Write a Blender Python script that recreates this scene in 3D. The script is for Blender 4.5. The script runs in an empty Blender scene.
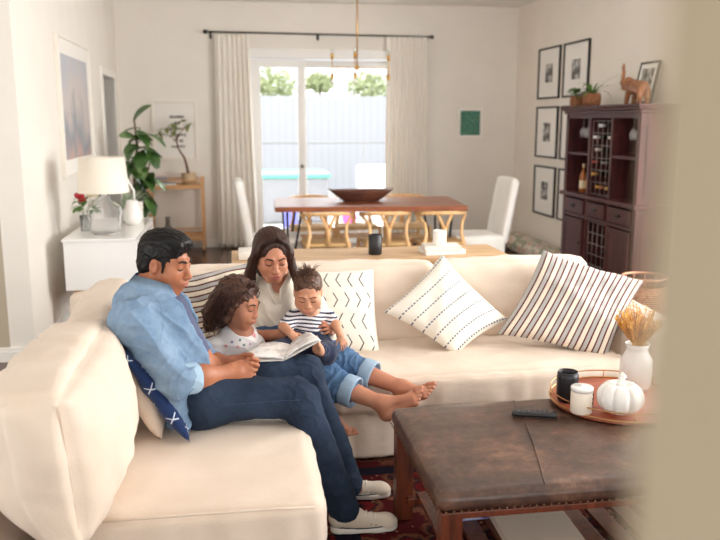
import bpy, bmesh, math, random
import numpy as np
from mathutils import Vector, Matrix, Euler
random.seed(7); RNG = np.random.default_rng(7)
SC = bpy.context.scene; COL = SC.collection
PI = math.pi
V = lambda *a: np.array(a, float)
# ---------------------------------------------------------------- node helpers
def lin(r, g=None, b=None):
    if g is None: r, g, b = r
    f = lambda c: (c/255/12.92) if c/255 <= .04045 else ((c/255+.055)/1.055)**2.4
    return (f(r), f(g), f(b), 1)
class Ex:
    """a node socket with arithmetic"""
    def __init__(s, nt, so): s.nt, s.so = nt, so
    def m(s, op, *o, clamp=False):
        n = s.nt.nodes.new('ShaderNodeMath'); n.operation = op; n.use_clamp = clamp
        for i, v in enumerate((s,)+o):
            if isinstance(v, Ex): s.nt.links.new(v.so, n.inputs[i])
            else: n.inputs[i].default_value = float(v)
        return Ex(s.nt, n.outputs[0])
    def __add__(s, o): return s.m('ADD', o)
    def __radd__(s, o): return s.m('ADD', o)
    def __sub__(s, o): return s.m('SUBTRACT', o)
    def __rsub__(s, o): return (s*-1)+o
    def __mul__(s, o): return s.m('MULTIPLY', o)
    def __rmul__(s, o): return s.m('MULTIPLY', o)
    def __truediv__(s, o): return s.m('DIVIDE', o)
    def lt(s, o): return s.m('LESS_THAN', o)
    def gt(s, o): return s.m('GREATER_THAN', o)
    def fr(s): return s.m('FRACT')
    def fl(s): return s.m('FLOOR')
    def ab(s): return s.m('ABSOLUTE')
    def sin(s): return s.m('SINE')
    def mx(s, o): return s.m('MAXIMUM', o)
    def mn(s, o): return s.m('MINIMUM', o)
class Mat:
    def __init__(s, name, col=(200, 200, 200), rough=.6, metal=0, spec=.5, **kw):
        s.m = bpy.data.materials.new(name); s.m.use_nodes = True; s.nt = s.m.node_tree
        s.b = s.nt.nodes['Principled BSDF']; s.b.inputs['Base Color'].default_value = lin(col)
        s.b.inputs['Roughness'].default_value = rough; s.b.inputs['Metallic'].default_value = metal
        s.b.inputs['Specular IOR Level'].default_value = spec
        for k, v in kw.items(): s.b.inputs[k.replace('_', ' ')].default_value = v
    def coord(s, kind='Object'):
        n = s.nt.nodes.new('ShaderNodeTexCoord'); return n.outputs[kind]
    def uvw(s, kind='Object'):
        sp = s.nt.nodes.new('ShaderNodeSeparateXYZ'); s.nt.links.new(s.coord(kind), sp.inputs[0])
        return [Ex(s.nt, o) for o in sp.outputs]
    def noise(s, scale=5, detail=3, sc=(1, 1, 1), dist=0, kind='Object', rough=.5):
        mp = s.nt.nodes.new('ShaderNodeMapping'); mp.inputs['Scale'].default_value = sc
        s.nt.links.new(s.coord(kind), mp.inputs[0])
        n = s.nt.nodes.new('ShaderNodeTexNoise'); n.inputs['Scale'].default_value = scale
        n.inputs['Detail'].default_value = detail; n.inputs['Distortion'].default_value = dist; n.inputs['Roughness'].default_value = rough
        s.nt.links.new(mp.outputs[0], n.inputs['Vector']); return Ex(s.nt, n.outputs[0])
    def voro(s, scale=5, sc=(1, 1, 1), feat='F1', kind='Object'):
        mp = s.nt.nodes.new('ShaderNodeMapping'); mp.inputs['Scale'].default_value = sc
        s.nt.links.new(s.coord(kind), mp.inputs[0])
        n = s.nt.nodes.new('ShaderNodeTexVoronoi'); n.inputs['Scale'].default_value = scale; n.feature = feat
        s.nt.links.new(mp.outputs[0], n.inputs['Vector']); return Ex(s.nt, n.outputs['Distance'])
    def ramp(s, fac, stops):
        r = s.nt.nodes.new('ShaderNodeValToRGB'); el = r.color_ramp.elements
        el[0].position, el[0].color = stops[0][0], lin(stops[0][1])
        el[1].position, el[1].color = stops[-1][0], lin(stops[-1][1])
        for p, c in stops[1:-1]:
            e = el.new(p); e.color = lin(c)
        s.nt.links.new(fac.so, r.inputs[0]); return r.outputs[0]
    def mix(s, fac, a, b):
        n = s.nt.nodes.new('ShaderNodeMix'); n.data_type = 'RGBA'
        if isinstance(fac, Ex): s.nt.links.new(fac.so, n.inputs[0])
        else: n.inputs[0].default_value = fac
        for v, i in ((a, 6), (b, 7)):
            if isinstance(v, tuple): n.inputs[i].default_value = lin(v) if len(v) == 3 else v
            else: s.nt.links.new(v, n.inputs[i])
        return n.outputs[2]
    def color(s, so): s.nt.links.new(so, s.b.inputs['Base Color']); return s
    def bump(s, h, strength=.3, dist=.01):
        n = s.nt.nodes.new('ShaderNodeBump'); n.inputs['Strength'].default_value = strength; n.inputs['Distance'].default_value = dist
        s.nt.links.new(h.so, n.inputs['Height']); s.nt.links.new(n.outputs[0], s.b.inputs['Normal']); return s
def fabric(name, col, col2=None, weave=260, bump=.25, rough=.9, sc=3):
    m = Mat(name, col, rough, spec=.2)
    c2 = col2 or tuple(max(0, c-14) for c in col)
    m.color(m.ramp(m.noise(sc, 4), [(.3, c2), (.7, col)]))
    m.bump(m.noise(weave, 2)+m.noise(9, 3)*2.2, bump, .004)
    m.b.inputs['Sheen Weight'].default_value = .15
    return m
def wood(name, c1, c2, rough=.45, sc=(1, 1, 12), scale=3, dist=1.2):
    m = Mat(name, c1, rough)
    n = m.noise(scale, 5, sc=sc, dist=dist)
    m.color(m.ramp(n, [(.3, c2), (.65, c1)])).bump(n, .08, .003)
    return m
# ---------------------------------------------------------------- objects
def wloc(o):
    p = Vector((0, 0, 0))
    while o: p = p+o.location; o = o.parent
    return p
def tag(o, label=None, cat=None, group=None, kind=None):
    if label: o['label'] = label
    if cat: o['category'] = cat
    if group: o['group'] = group
    if kind: o['kind'] = kind
    return o
def thing(name, label, cat, loc=(0, 0, 0), group=None):
    o = bpy.data.objects.new(name, None); COL.objects.link(o); o.location = loc; o.empty_display_size = .1
    return tag(o, label, cat, group)
def link(name, me, mats, parent=None, loc=None, smooth=True):
    """me is in world coordinates; the object gets its parent's (or loc's) origin"""
    o = bpy.data.objects.new(name, me); COL.objects.link(o)
    base = Vector((0, 0, 0))
    if parent: o.parent = parent; base = wloc(parent)
    elif loc is not None: o.location = loc; base = Vector(loc)
    elif len(me.vertices):
        co = np.empty(len(me.vertices)*3, np.float32); me.vertices.foreach_get('co', co); co = co.reshape(-1, 3)
        a, b = co.min(0), co.max(0); base = Vector(((a[0]+b[0])/2, (a[1]+b[1])/2, a[2])); o.location = base
    me.transform(Matrix.Translation(-base))
    for m in (mats if isinstance(mats, (list, tuple)) else [mats]): me.materials.append(m.m if isinstance(m, Mat) else m)
    if smooth: me.polygons.foreach_set('use_smooth', [True]*len(me.polygons))
    return o
def fin(bm, name='m'):
    bmesh.ops.recalc_face_normals(bm, faces=bm.faces)
    me = bpy.data.meshes.new(name); bm.to_mesh(me); bm.free(); return me
def B(): return bmesh.new()
def box(bm, c, s, bev=0, rot=None, seg=2):
    r = bmesh.ops.create_cube(bm, size=1); vs = r['verts']
    M = Matrix.Translation(c) @ (rot.to_4x4() if rot is not None else Matrix()) @ Matrix.Diagonal((*s, 1))
    bmesh.ops.transform(bm, matrix=M, verts=vs)
    if bev:
        es = list({e for v in vs for e in v.link_edges})
        bmesh.ops.bevel(bm, geom=es, offset=bev, segments=seg, affect='EDGES', profile=.5)
    return bm
def bx(x0, x1, y0, y1, z0, z1, bev=0, bm=None):
    bm = bm or B(); return box(bm, ((x0+x1)/2, (y0+y1)/2, (z0+z1)/2), (x1-x0, y1-y0, z1-z0), bev)
def rotz(a): return Matrix.Rotation(a, 3, 'Z')
def tube(bm, pts, r, n=8, cap=True):
    """tube along points; r scalar or list"""
    pts = [Vector(p) for p in pts]; k = len(pts); rs = r if hasattr(r, '__len__') else [r]*k
    rings = []; t0 = (pts[1]-pts[0]).normalized(); up = Vector((0, 0, 1)) if abs(t0.z) < .9 else Vector((1, 0, 0))
    nrm = t0.cross(up).normalized()
    for i, p in enumerate(pts):
        t = (pts[min(i+1, k-1)]-pts[max(i-1, 0)]).normalized()
        nrm = (nrm-t*nrm.dot(t)).normalized(); bn = t.cross(nrm)
        rings.append([bm.verts.new(p+(nrm*math.cos(2*PI*j/n)+bn*math.sin(2*PI*j/n))*rs[i]) for j in range(n)])
    for a, b in zip(rings, rings[1:]):
        for j in range(n): bm.faces.new((a[j], a[(j+1) % n], b[(j+1) % n], b[j]))
    if cap: bm.faces.new(rings[0][::-1]); bm.faces.new(rings[-1])
    return bm
def lathe(bm, c, prof, n=32, axis=None):
    """prof: (radius, height) list around the z axis at c"""
    c = Vector(c); rings = []
    Mx = axis if axis is not None else Matrix.Identity(3)
    for r, h in prof:
        if r < 1e-5: rings.append([bm.verts.new(c+Mx @ Vector((0, 0, h)))])
        else: rings.append([bm.verts.new(c+Mx @ Vector((r*math.cos(2*PI*j/n), r*math.sin(2*PI*j/n), h))) for j in range(n)])
    for a, b in zip(rings, rings[1:]):
        for j in range(n):
            q = [a[j % len(a)], a[(j+1) % len(a)], b[(j+1) % len(b)], b[j % len(b)]]
            q = [v for i, v in enumerate(q) if v not in q[:i]]
            if len(q) > 2: bm.faces.new(q)
    return bm
def grid_mesh(P, UV=None, thick=None):
    """P: (n,m,3) array -> mesh"""
    n, m = P.shape[:2]; me = bpy.data.meshes.new('g')
    idx = np.arange(n*m).reshape(n, m)
    f = np.stack([idx[:-1, :-1], idx[1:, :-1], idx[1:, 1:], idx[:-1, 1:]], -1).reshape(-1, 4)
    me.from_pydata(P.reshape(-1, 3).tolist(), [], f.tolist())
    if UV is not None:
        l = me.uv_layers.new(name='UVMap'); li = np.empty(len(me.loops), int); me.loops.foreach_get('vertex_index', li)
        l.data.foreach_set('uv', UV.reshape(-1, 2)[li].astype(np.float32).ravel())
    me.update(); return me
def snoise(p, f=1., seed=0):
    r = np.random.default_rng(seed); out = np.zeros(p.shape[:-1])
    for i in range(5):
        k = r.normal(size=3)*f*(1+.5*i); w = r.normal(size=3)*f*.6
        out += np.sin(p@k+r.uniform(0, 6.28)+1.3*np.sin(p@w+r.uniform(0, 6.28)))/(1+.5*i)
    return out/2.2
def folds(p, d, f=60., seed=1, warp=1.5):
    """crease pattern running across direction d: sharp ridges, soft valleys"""
    d = np.asarray(d, float); d = d/np.linalg.norm(d)
    ph = p@d*f+warp*snoise(p, f*.18, seed)*2.2
    return (1-np.abs(np.sin(ph/2)))**2-.35+.25*snoise(p, f*.3, seed+5)
def cushion(c, size, r=.05, puff=.03, n=14, R=None, wr=.004, seed=0, extra=None, uv=False):
    """a stuffed box: rounded box bulging in the middle of each face"""
    sx, sy, sz = [s/2 for s in size]; bm = B()
    bmesh.ops.create_cube(bm, size=2)
    bmesh.ops.subdivide_edges(bm, edges=bm.edges, cuts=n, use_grid_fill=True)
    P = np.array([v.co[:] for v in bm.verts]); H = V(sx, sy, sz)
    Q = np.sin(P*PI/2*.96)/np.sin(PI/2*.96)*.5+P*.5
    p = Q*H; inner = np.clip(p, -(H-r), H-r); d = p-inner; L = np.linalg.norm(d, axis=1, keepdims=True)
    L0 = np.maximum(np.abs(d).max(1, keepdims=True), 1e-9)
    p = inner+np.where(L > 1e-9, d/np.maximum(L, 1e-9)*np.minimum(r, L0*1.0), 0)
    for a in range(3):
        o = [i for i in range(3) if i != a]; wgt = (1-Q[:, o[0]]**2)*(1-Q[:, o[1]]**2)
        pf = puff[a] if hasattr(puff, '__len__') else puff
        p[:, a] += np.sign(P[:, a])*pf*wgt**.6*(np.abs(P[:, a]) > .3)*np.abs(P[:, a])
    nrm = d/np.maximum(L, 1e-9)
    if wr: p += (snoise(p, 14, seed)*wr+snoise(p, 40, seed+1)*wr*.4)[:, None]*np.where(L > 1e-9, nrm, 0)
    if extra is not None: p = extra(p, P, nrm)
    M = np.array(R) if R is not None else np.eye(3)
    p = p@M.T+np.array(c)
    for v, q in zip(bm.verts, p): v.co = q
    return bm
def pillow4(A, Bc, C, D, thick=.14, n=26, seed=0, wr=.005, pinch=.05, uvs=(1, 1)):
    """scatter pillow from four 3D corners A(0,0) B(1,0) C(1,1) D(0,1)"""
    A, Bc, C, D = [np.asarray(q, float) for q in (A, Bc, C, D)]
    t = np.linspace(0, 1, n); U, W = np.meshgrid(t, t, indexing='ij')
    nr = np.cross(Bc-A, D-A); nr /= np.linalg.norm(nr); out = []; uv = []
    c0 = (A+Bc+C+D)/4
    prof = (np.clip(4*U*(1-U), 0, 1)*np.clip(4*W*(1-W), 0, 1))**.42
    uu = .5+(U-.5)*(1-pinch*4*W*(1-W)); ww = .5+(W-.5)*(1-pinch*4*U*(1-U))
    base = (1-uu)[..., None]*(1-ww)[..., None]*A+uu[..., None]*(1-ww)[..., None]*Bc+uu[..., None]*ww[..., None]*C+(1-uu)[..., None]*ww[..., None]*D
    bm = B(); vs = {}
    lay = bm.loops.layers.uv.new('UVMap')
    for s in (1, -1):
        P = base+s*nr*(thick/2*prof)[..., None]
        w = snoise(P, 13, seed+s)*wr*1.5+snoise(P, 34, seed+3)*wr*.8
        # corner tension creases
        P = P+nr*s*(w*prof)[..., None]
        for i in range(n):
            for j in range(n):
                edge = i in (0, n-1) or j in (0, n-1)
                if edge and s == -1: vs[s, i, j] = vs[1, i, j]
                else: vs[s, i, j] = bm.verts.new(P[i, j])
        for i in range(n-1):
            for j in range(n-1):
                ij = [(i, j), (i+1, j), (i+1, j+1), (i, j+1)]
                if s == -1: ij = ij[::-1]
                f = bm.faces.new([vs[s, a, b] for a, b in ij])
                for l, (a, b) in zip(f.loops, ij): l[lay].uv = (a/(n-1)*uvs[0], b/(n-1)*uvs[1])
    return bm
def copy_tree(o, parent=None):
    c = o.copy(); COL.objects.link(c); c.parent = parent
    for ch in [q for q in bpy.data.objects if q.parent is o]: copy_tree(ch, c)
    return c
# ---------------------------------------------------------------- implicit surfaces
class Sdf:
    def __init__(s): s.p = []
    def cap(s, a, b, ra, rb=None, k=.02, sub=False):
        s.p.append(('c', V(*a), V(*b), ra, ra if rb is None else rb, k, sub)); return s
    def chain(s, pts, rs, k=.02):
        for i in range(len(pts)-1): s.cap(pts[i], pts[i+1], rs[i], rs[i+1], k)
        return s
    def ell(s, c, r, R=None, k=.02, sub=False):
        s.p.append(('e', V(*c), V(*r), np.eye(3) if R is None else np.array(R), 0, k, sub)); return s
    def box(s, c, h, R=None, r=.01, k=.01, sub=False):
        s.p.append(('b', V(*c), V(*h), np.eye(3) if R is None else np.array(R), r, k, sub)); return s
    def mesh(s, res=.004, disp=None, paint=None):
        lo, hi = V(9, 9, 9)*9, -V(9, 9, 9)*9; bb = []
        for q in s.p:
            if q[0] == 'c': r = max(q[3], q[4]); a, b = np.minimum(q[1], q[2])-r, np.maximum(q[1], q[2])+r
            elif q[0] == 'e': r = np.sqrt((q[3]**2)@(q[2]**2)); a, b = q[1]-r, q[1]+r
            else: r = np.abs(q[3])@q[2]+q[4]; a, b = q[1]-r, q[1]+r
            m = q[5]*1.3+res*3; bb.append((a-m, b+m))
            if not q[6]: lo, hi = np.minimum(lo, a), np.maximum(hi, b)
        lo = lo-.012-res*3; hi = hi+.012+res*3
        N = np.ceil((hi-lo)/res).astype(int)+1
        D = np.full(N, .08, np.float32)
        ax = [lo[i]+res*np.arange(N[i]) for i in range(3)]
        for q, (a, b) in zip(s.p, bb):
            i0 = np.clip(np.floor((a-lo)/res).astype(int), 0, N); i1 = np.clip(np.ceil((b-lo)/res).astype(int)+1, 0, N)
            if (i1 <= i0).any(): continue
            X, Y, Z = np.meshgrid(*[ax[i][i0[i]:i1[i]].astype(np.float32) for i in range(3)], indexing='ij', sparse=True)
            if q[0] == 'c':
                p0, ab = q[1], q[2]-q[1]; L = max(float(ab@ab), 1e-12)
                px, py, pz = X-p0[0], Y-p0[1], Z-p0[2]
                h = np.clip((px*ab[0]+py*ab[1]+pz*ab[2])/L, 0, 1)
                d = np.sqrt((px-h*ab[0])**2+(py-h*ab[1])**2+(pz-h*ab[2])**2)-(q[3]+(q[4]-q[3])*h)
            else:
                px, py, pz = X-q[1][0], Y-q[1][1], Z-q[1][2]; R = q[3]
                l = [px*R[0, i]+py*R[1, i]+pz*R[2, i] for i in range(3)]
                if q[0] == 'e':
                    r = q[2]; k0 = np.sqrt(sum((l[i]/r[i])**2 for i in range(3))); k1 = np.sqrt(sum((l[i]/r[i]**2)**2 for i in range(3)))
                    d = k0*(k0-1)/np.maximum(k1, 1e-6)
                else:
                    g = [np.abs(l[i])-q[2][i] for i in range(3)]
                    d = np.sqrt(sum(np.maximum(t, 0)**2 for t in g))+np.minimum(np.maximum(np.maximum(g[0], g[1]), g[2]), 0)-q[4]
            sl = tuple(slice(i0[i], i1[i]) for i in range(3)); o = D[sl]; k = max(q[5], 1e-5)
            if q[6]: d = -d; h = np.maximum(k-np.abs(o-d), 0)/k; D[sl] = np.maximum(o, d)+h*h*k/4
            else: h = np.maximum(k-np.abs(o-d), 0)/k; D[sl] = np.minimum(o, d)-h*h*k/4
        return s.nets(D, lo, res, disp, paint)
    @staticmethod
    def nets(D, lo, res, disp, paint):
        ins = D < 0; c = ins[:-1, :-1, :-1].astype(np.int8)
        sm = np.zeros(c.shape, np.int8)
        for i in (0, 1):
            for j in (0, 1):
                for k in (0, 1): sm += ins[i:ins.shape[0]-1+i, j:ins.shape[1]-1+j, k:ins.shape[2]-1+k]
        act = np.argwhere((sm > 0) & (sm < 8)); idm = np.full(c.shape, -1, np.int32)
        idm[tuple(act.T)] = np.arange(len(act))
        acc = np.zeros((len(act), 3)); cnt = np.zeros(len(act))
        co = {(i, j, k): D[act[:, 0]+i, act[:, 1]+j, act[:, 2]+k] for i in (0, 1) for j in (0, 1) for k in (0, 1)}
        for a in co:
            for x in range(3):
                if a[x]: continue
                b = list(a); b[x] = 1; b = tuple(b); da, db = co[a], co[b]; m = (da < 0) != (db < 0)
                t = np.where(m, da/np.where(m, da-db, 1), 0)
                P = np.tile(np.array(a, float), (len(act), 1)); P[:, x] += t
                acc += P*m[:, None]; cnt += m
        vs = lo+res*(act+acc/cnt[:, None]); F = []
        for x in range(3):
            y, z = (x+1) % 3, (x+2) % 3
            s0 = [slice(None)]*3; s1 = [slice(None)]*3; s0[x] = slice(0, -1); s1[x] = slice(1, None)
            A, Bb = ins[tuple(s0)], ins[tuple(s1)]; e = np.argwhere(A != Bb)
            e = e[(e[:, y] > 0) & (e[:, z] > 0) & (e[:, y] < c.shape[y]) & (e[:, z] < c.shape[z]) & (e[:, x] < c.shape[x])]
            g = []
            for dy, dz in ((0, 0), (1, 0), (1, 1), (0, 1)):
                q = e.copy(); q[:, y] -= dy; q[:, z] -= dz; g.append(idm[tuple(q.T)])
            g = np.stack(g, 1); flip = ~A[tuple(e.T)]; g[flip] = g[flip][:, ::-1]; F.append(g)
        F = np.concatenate(F); F = F[(F >= 0).all(1)]
        if disp is not None:
            n = np.zeros_like(vs); fn = np.cross(vs[F[:, 2]]-vs[F[:, 0]], vs[F[:, 3]]-vs[F[:, 1]])
            for i in range(4): np.add.at(n, F[:, i], fn)
            n /= np.maximum(np.linalg.norm(n, axis=1, keepdims=True), 1e-12)
            vs = vs+n*np.asarray(disp(vs, n))[:, None]
        me = bpy.data.meshes.new('s'); me.vertices.add(len(vs)); me.vertices.foreach_set('co', vs.astype(np.float32).ravel())
        me.loops.add(len(F)*4); me.loops.foreach_set('vertex_index', F.astype(np.int32).ravel())
        me.polygons.add(len(F)); me.polygons.foreach_set('loop_start', np.arange(0, len(F)*4, 4, dtype=np.int32))
        me.polygons.foreach_set('loop_total', np.full(len(F), 4, np.int32))
        if paint is not None: me.polygons.foreach_set('material_index', np.asarray(paint(vs[F].mean(1)), dtype=np.int32))
        me.update(calc_edges=True); me.validate(); return me
def basis(f, up=(0, 0, 1)):
    """columns: right, forward, up for a forward direction f"""
    f = np.asarray(f, float); f = f/np.linalg.norm(f); r = np.cross(f, up); r /= np.linalg.norm(r); u = np.cross(r, f)
    return np.stack([r, f, u], 1)
_p, _y = math.radians(10.6), math.radians(9)
_F = V(math.sin(_y)*math.cos(_p), math.cos(_y)*math.cos(_p), -math.sin(_p)); _R = V(math.cos(_y), -math.sin(_y), 0); _U = np.cross(_R, _F)
def at(px, py, Y):
    """measured point of the photograph at depth Y of the room"""
    d = _F+_R*(px-360)/800-_U*(py-270)/800; return V(0, 0, 1.6)+d*Y/d[1]
# ================================================================ THE ROOM
XL, XR, YB, ZC = -1.35, 3.72, 10.33, 3.03
def wallmat(name, c):
    m = Mat(name, c, .85, spec=.25); m.color(m.ramp(m.noise(2.5, 3), [(.3, tuple(int(v*.985) for v in c)), (.7, c)])).bump(m.noise(180, 2), .05, .002); return m
MW = wallmat('wall_paint_warm_white', (240, 235, 227)); MR = wallmat('wall_paint_cream', (243, 236, 225)); MC = wallmat('ceiling_paint', (245, 242, 237))
MT = Mat('trim_paint', (243, 240, 233), .4); MB_ = wallmat('near_wall_shaded_paint', (182, 168, 144)); MG = wallmat('wall_paint_greige_shaded', (186, 174, 154))  # near wall and left return: their shade is put into these darker colours
def struct(name, bm, m, smooth=False): return tag(link(name, fin(bm), m, smooth=smooth), kind='structure')
mf = Mat('dark_hardwood', (70, 42, 30), .22)
x, y, z = mf.uvw(); plank = (x*8).fl(); seam = ((x*8).fr()-.5).ab().gt(.488)
tone = ((plank*12.9898).sin()*43758.5).fr()*.5+mf.noise(2.2, 6, sc=(14, 1, 1), dist=.6)*.6
mf.color(mf.mix(seam, mf.ramp(tone, [(.15, (52, 32, 24)), (.5, (82, 54, 40)), (.9, (110, 76, 56))]), (28, 17, 12))).bump(tone, .04, .002)
struct('floor', bx(-4.1, XR+.1, -2.6, YB+.1, -.1, 0), mf)
struct('ceiling', bx(-4.1, XR+.1, -2.6, YB+.1, ZC, ZC+.1), MC)
def wall_x(name, x0, x1, y0, y1, holes, m):
    """wall slab lying in a yz plane with rectangular holes (y0,y1,z0,z1)"""
    bm = B(); ys = sorted({y0, y1, *[h[0] for h in holes], *[h[1] for h in holes]}); zs = sorted({0, ZC, *[h[2] for h in holes], *[h[3] for h in holes]})
    for a, b in zip(ys, ys[1:]):
        for c, d in zip(zs, zs[1:]):
            if not any(h[0] <= a and b <= h[1] and h[2] <= c and d <= h[3] for h in holes): bx(x0, x1, a, b, c, d, bm=bm)
    bmesh.ops.remove_doubles(bm, verts=bm.verts, dist=1e-5)
    return struct(name, bm, m)
def wall_y(name, y0, y1, x0, x1, holes, m):
    bm = B(); xs = sorted({x0, x1, *[h[0] for h in holes], *[h[1] for h in holes]}); zs = sorted({0, ZC, *[h[2] for h in holes], *[h[3] for h in holes]})
    for a, b in zip(xs, xs[1:]):
        for c, d in zip(zs, zs[1:]):
            if not any(h[0] <= a and b <= h[1] and h[2] <= c and d <= h[3] for h in holes): bx(a, b, y0, y1, c, d, bm=bm)
    bmesh.ops.remove_doubles(bm, verts=bm.verts, dist=1e-5)
    return struct(name, bm, m)
wall_x('wall_left', XL-.16, XL, 5.5, YB+.1, [(9.08, 9.98, 0, 2.08)], MW)
wall_y('wall_left_return', 5.5, 5.6, -4.1, XL-.16, [], MG)
wall_x('wall_far_left', -4.1, -4.0, -2.6, 5.5, [(0.2, 3.2, .3, 2.5)], MG)
wall_x('wall_hall', -2.9, -2.8, 5.6, YB+.1, [], wallmat('hall_paint', (206, 188, 164)))
wall_y('wall_back', YB, YB+.12, -4.1, XR+.12, [(.24, 2.14, 0, 2.36)], MW)
wall_x('wall_right', XR, XR+.12, -2.6, YB+.1, [(1.0, 3.1, .5, 2.5), (3.6, 5.6, .5, 2.5)], MR)
wall_y('wall_rear', -2.6, -2.5, -4.1, XR, [(-3.2, 3.0, .4, 2.6)], MW)
# the photographer leans past this doorway wall: it fills the right edge, out of focus
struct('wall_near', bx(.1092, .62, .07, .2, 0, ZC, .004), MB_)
def board(name, x0, x1, y0, y1):
    bm = bx(x0, x1, y0, y1, 0, .1, .004)
    dx, dy = (.004 if x1-x0 < .05 else 0), (.004 if y1-y0 < .05 else 0)
    bx(x0-dx, x1+dx, y0-dy, y1+dy, 0.0, .075, .003, bm=bm); struct(name, bm, MT)
board('baseboard_left', XL, XL+.016, 5.5, 9.0); board('baseboard_return', -4.0, XL, 5.484, 5.5)
board('baseboard_back', XL, .14, YB-.016, YB); board('baseboard_back_right', 2.24, XR, YB-.016, YB); board('baseboard_right', XR-.016, XR, 5.4, YB-.016)
# casing of the hallway opening
bm = B(); bx(XL-.17, XL+.018, 9.0, 9.08, 0, 2.16, .004, bm); bx(XL-.17, XL+.018, 9.98, 10.06, 0, 2.16, .004, bm); bx(XL-.17, XL+.018, 9.08, 9.98, 2.08, 2.16, .004, bm)
struct('trim_1', bm, MT)
# glazed sliding door
dr = thing('door_1', 'wide white framed sliding glass door to the patio', 'door', (1.19, YB, 0)); dr['kind'] = 'structure'; del dr['category']; del dr['label']
mdf = Mat('white_door_frame', (246, 245, 242), .35)
bm = B(); bx(.14, .24, YB-.03, YB+.12, 0, 2.47, .006, bm); bx(2.14, 2.24, YB-.03, YB+.12, 0, 2.47, .006, bm); bx(.24, 2.14, YB-.03, YB+.12, 2.36, 2.47, .006, bm); bx(.24, 2.14, YB, YB+.12, 0, .03, .004, bm)
link('door_frame', fin(bm), mdf, dr, smooth=False)
mgl = Mat('door_glass', (255, 255, 255), 0, IOR=1.01, Transmission_Weight=1, spec=0)
def sash(x0, x1, yy, wl=.085, wr=.085):
    bm = B(); bx(x0, x0+wl, yy, yy+.04, .03, 2.35, .004, bm); bx(x1-wr, x1, yy, yy+.04, .03, 2.35, .004, bm)
    bx(x0+wl, x1-wr, yy, yy+.04, 2.25, 2.35, .004, bm); bx(x0+wl, x1-wr, yy, yy+.04, .03, .22, .004, bm)
    s = link('sash', fin(bm), mdf, dr, smooth=False)
    bm = B(); bmesh.ops.create_grid(bm, x_segments=1, y_segments=1, size=.5); bmesh.ops.transform(bm, matrix=Matrix.Translation(((x0+x1)/2, yy+.02, 1.235)) @ Matrix.Rotation(PI/2, 4, 'X') @ Matrix.Diagonal((x1-x0-wl-wr, 2.03, 1, 1)), verts=bm.verts)
    link('pane', fin(bm), mgl, s, smooth=False); return s
s = sash(.245, .93, YB+.02, .13, .09); sash(.88, 2.135, YB+.07, .07, .07)
bm = B(); lathe(bm, (.885, YB+.02, 1.02), [(0, 0), (.022, 0), (.022, .012), (.012, .02), (.012, .035), (.024, .05), (.02, .065), (0, .068)], 16, Matrix.Rotation(PI/2, 3, 'X'))
link('door_knob', fin(bm), Mat('knob_steel', (120, 115, 110), .3, 1), s)
# ---------------- outside
mp = Mat('patio_concrete', (225, 222, 214), .8); mp.color(mp.ramp(mp.noise(4, 4), [(.3, (186, 182, 174)), (.7, (206, 203, 196))]))
struct('ground_patio', bx(-8, 12, YB+.12, 30, -.12, -.02), mp)
mfn = Mat('pale_fence_boards', (236, 238, 242), .8); fx, fy, fz = mfn.uvw(); mfn.color(mfn.mix((fx*6).fr().lt(.05), (180, 181, 188), (146, 149, 156)))
struct('wall_garden', bx(-4.5, 9, 19.0, 19.1, -.02, 2.15, .005), mfn)
mlv = Mat('garden_leaf', (176, 196, 120), .6); mlv.color(mlv.ramp(mlv.noise(3, 3), [(.3, (150, 164, 112)), (.7, (204, 208, 168))]))
def leafball(bm, c, r, n, s=.1, seed=0):
    rg = random.Random(seed)
    for _ in range(n):
        d = Vector([rg.gauss(0, 1) for _ in range(3)]).normalized()*r*rg.uniform(.35, 1) ; d = Vector((d.x*1.2, d.y, d.z*.8)); p = Vector(c)+d
        a = Vector([rg.gauss(0, 1) for _ in range(3)]).normalized()*s; b = a.orthogonal().normalized()*s*.5
        bm.faces.new([bm.verts.new(p-a), bm.verts.new(p+b), bm.verts.new(p+a), bm.verts.new(p-b)])
for i, (bxx, bz, br, lb) in enumerate(((1.0, 2.45, .55, 'pale green bush above the fence behind the left glass panel'), (2.15, 2.5, .3, 'small bright green bush above the fence just right of the door mullion'), (3.4, 2.4, .5, 'loose pale bush by the fence near the right curtain'))):
    t = thing('garden_bush', lb, 'bush', (bxx, 20.0, -.02)); bm = B(); leafball(bm, (bxx, 20.0, bz), br, 420, .09, i); link('foliage', fin(bm), mlv, t, smooth=False)
    bm = B(); tube(bm, [(bxx, 20.0, -.02), (bxx+.05, 20.0, bz*.6), (bxx, 20.0, bz)], [.05, .04, .02]); link('trunk', fin(bm), Mat('bush_bark', (150, 130, 110), .8), t)
# pool railing
t = thing('pool_railing', 'thin grey metal railing across the patio beyond the glass door', 'railing', (2, 14.5, -.02)); mra = Mat('rail_grey', (128, 126, 124), .5)
bm = B(); tube(bm, [(.2, 14.5, 1.2), (4.5, 14.5, 1.2)], .014); link('top_rail', fin(bm), mra, t)
for k in range(5): bm = B(); tube(bm, [(.35+k, 14.5, -.02), (.35+k, 14.5, 1.2)], .012); link('post', fin(bm), mra, t)
# hot tub
t = thing('hot_tub', 'pale grey hot tub with a teal rim outside the left door panel', 'hot tub', (.95, 13.2, -.02))
link('tub_shell', fin(bx(.42, 1.5, 12.7, 13.8, -.02, .72, .05)), Mat('tub_grey', (130, 132, 138), .5), t); link('rim', fin(bx(.38, 1.54, 12.66, 13.84, .7, .78, .03)), Mat('tub_teal', (90, 172, 156), .4), t)
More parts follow.
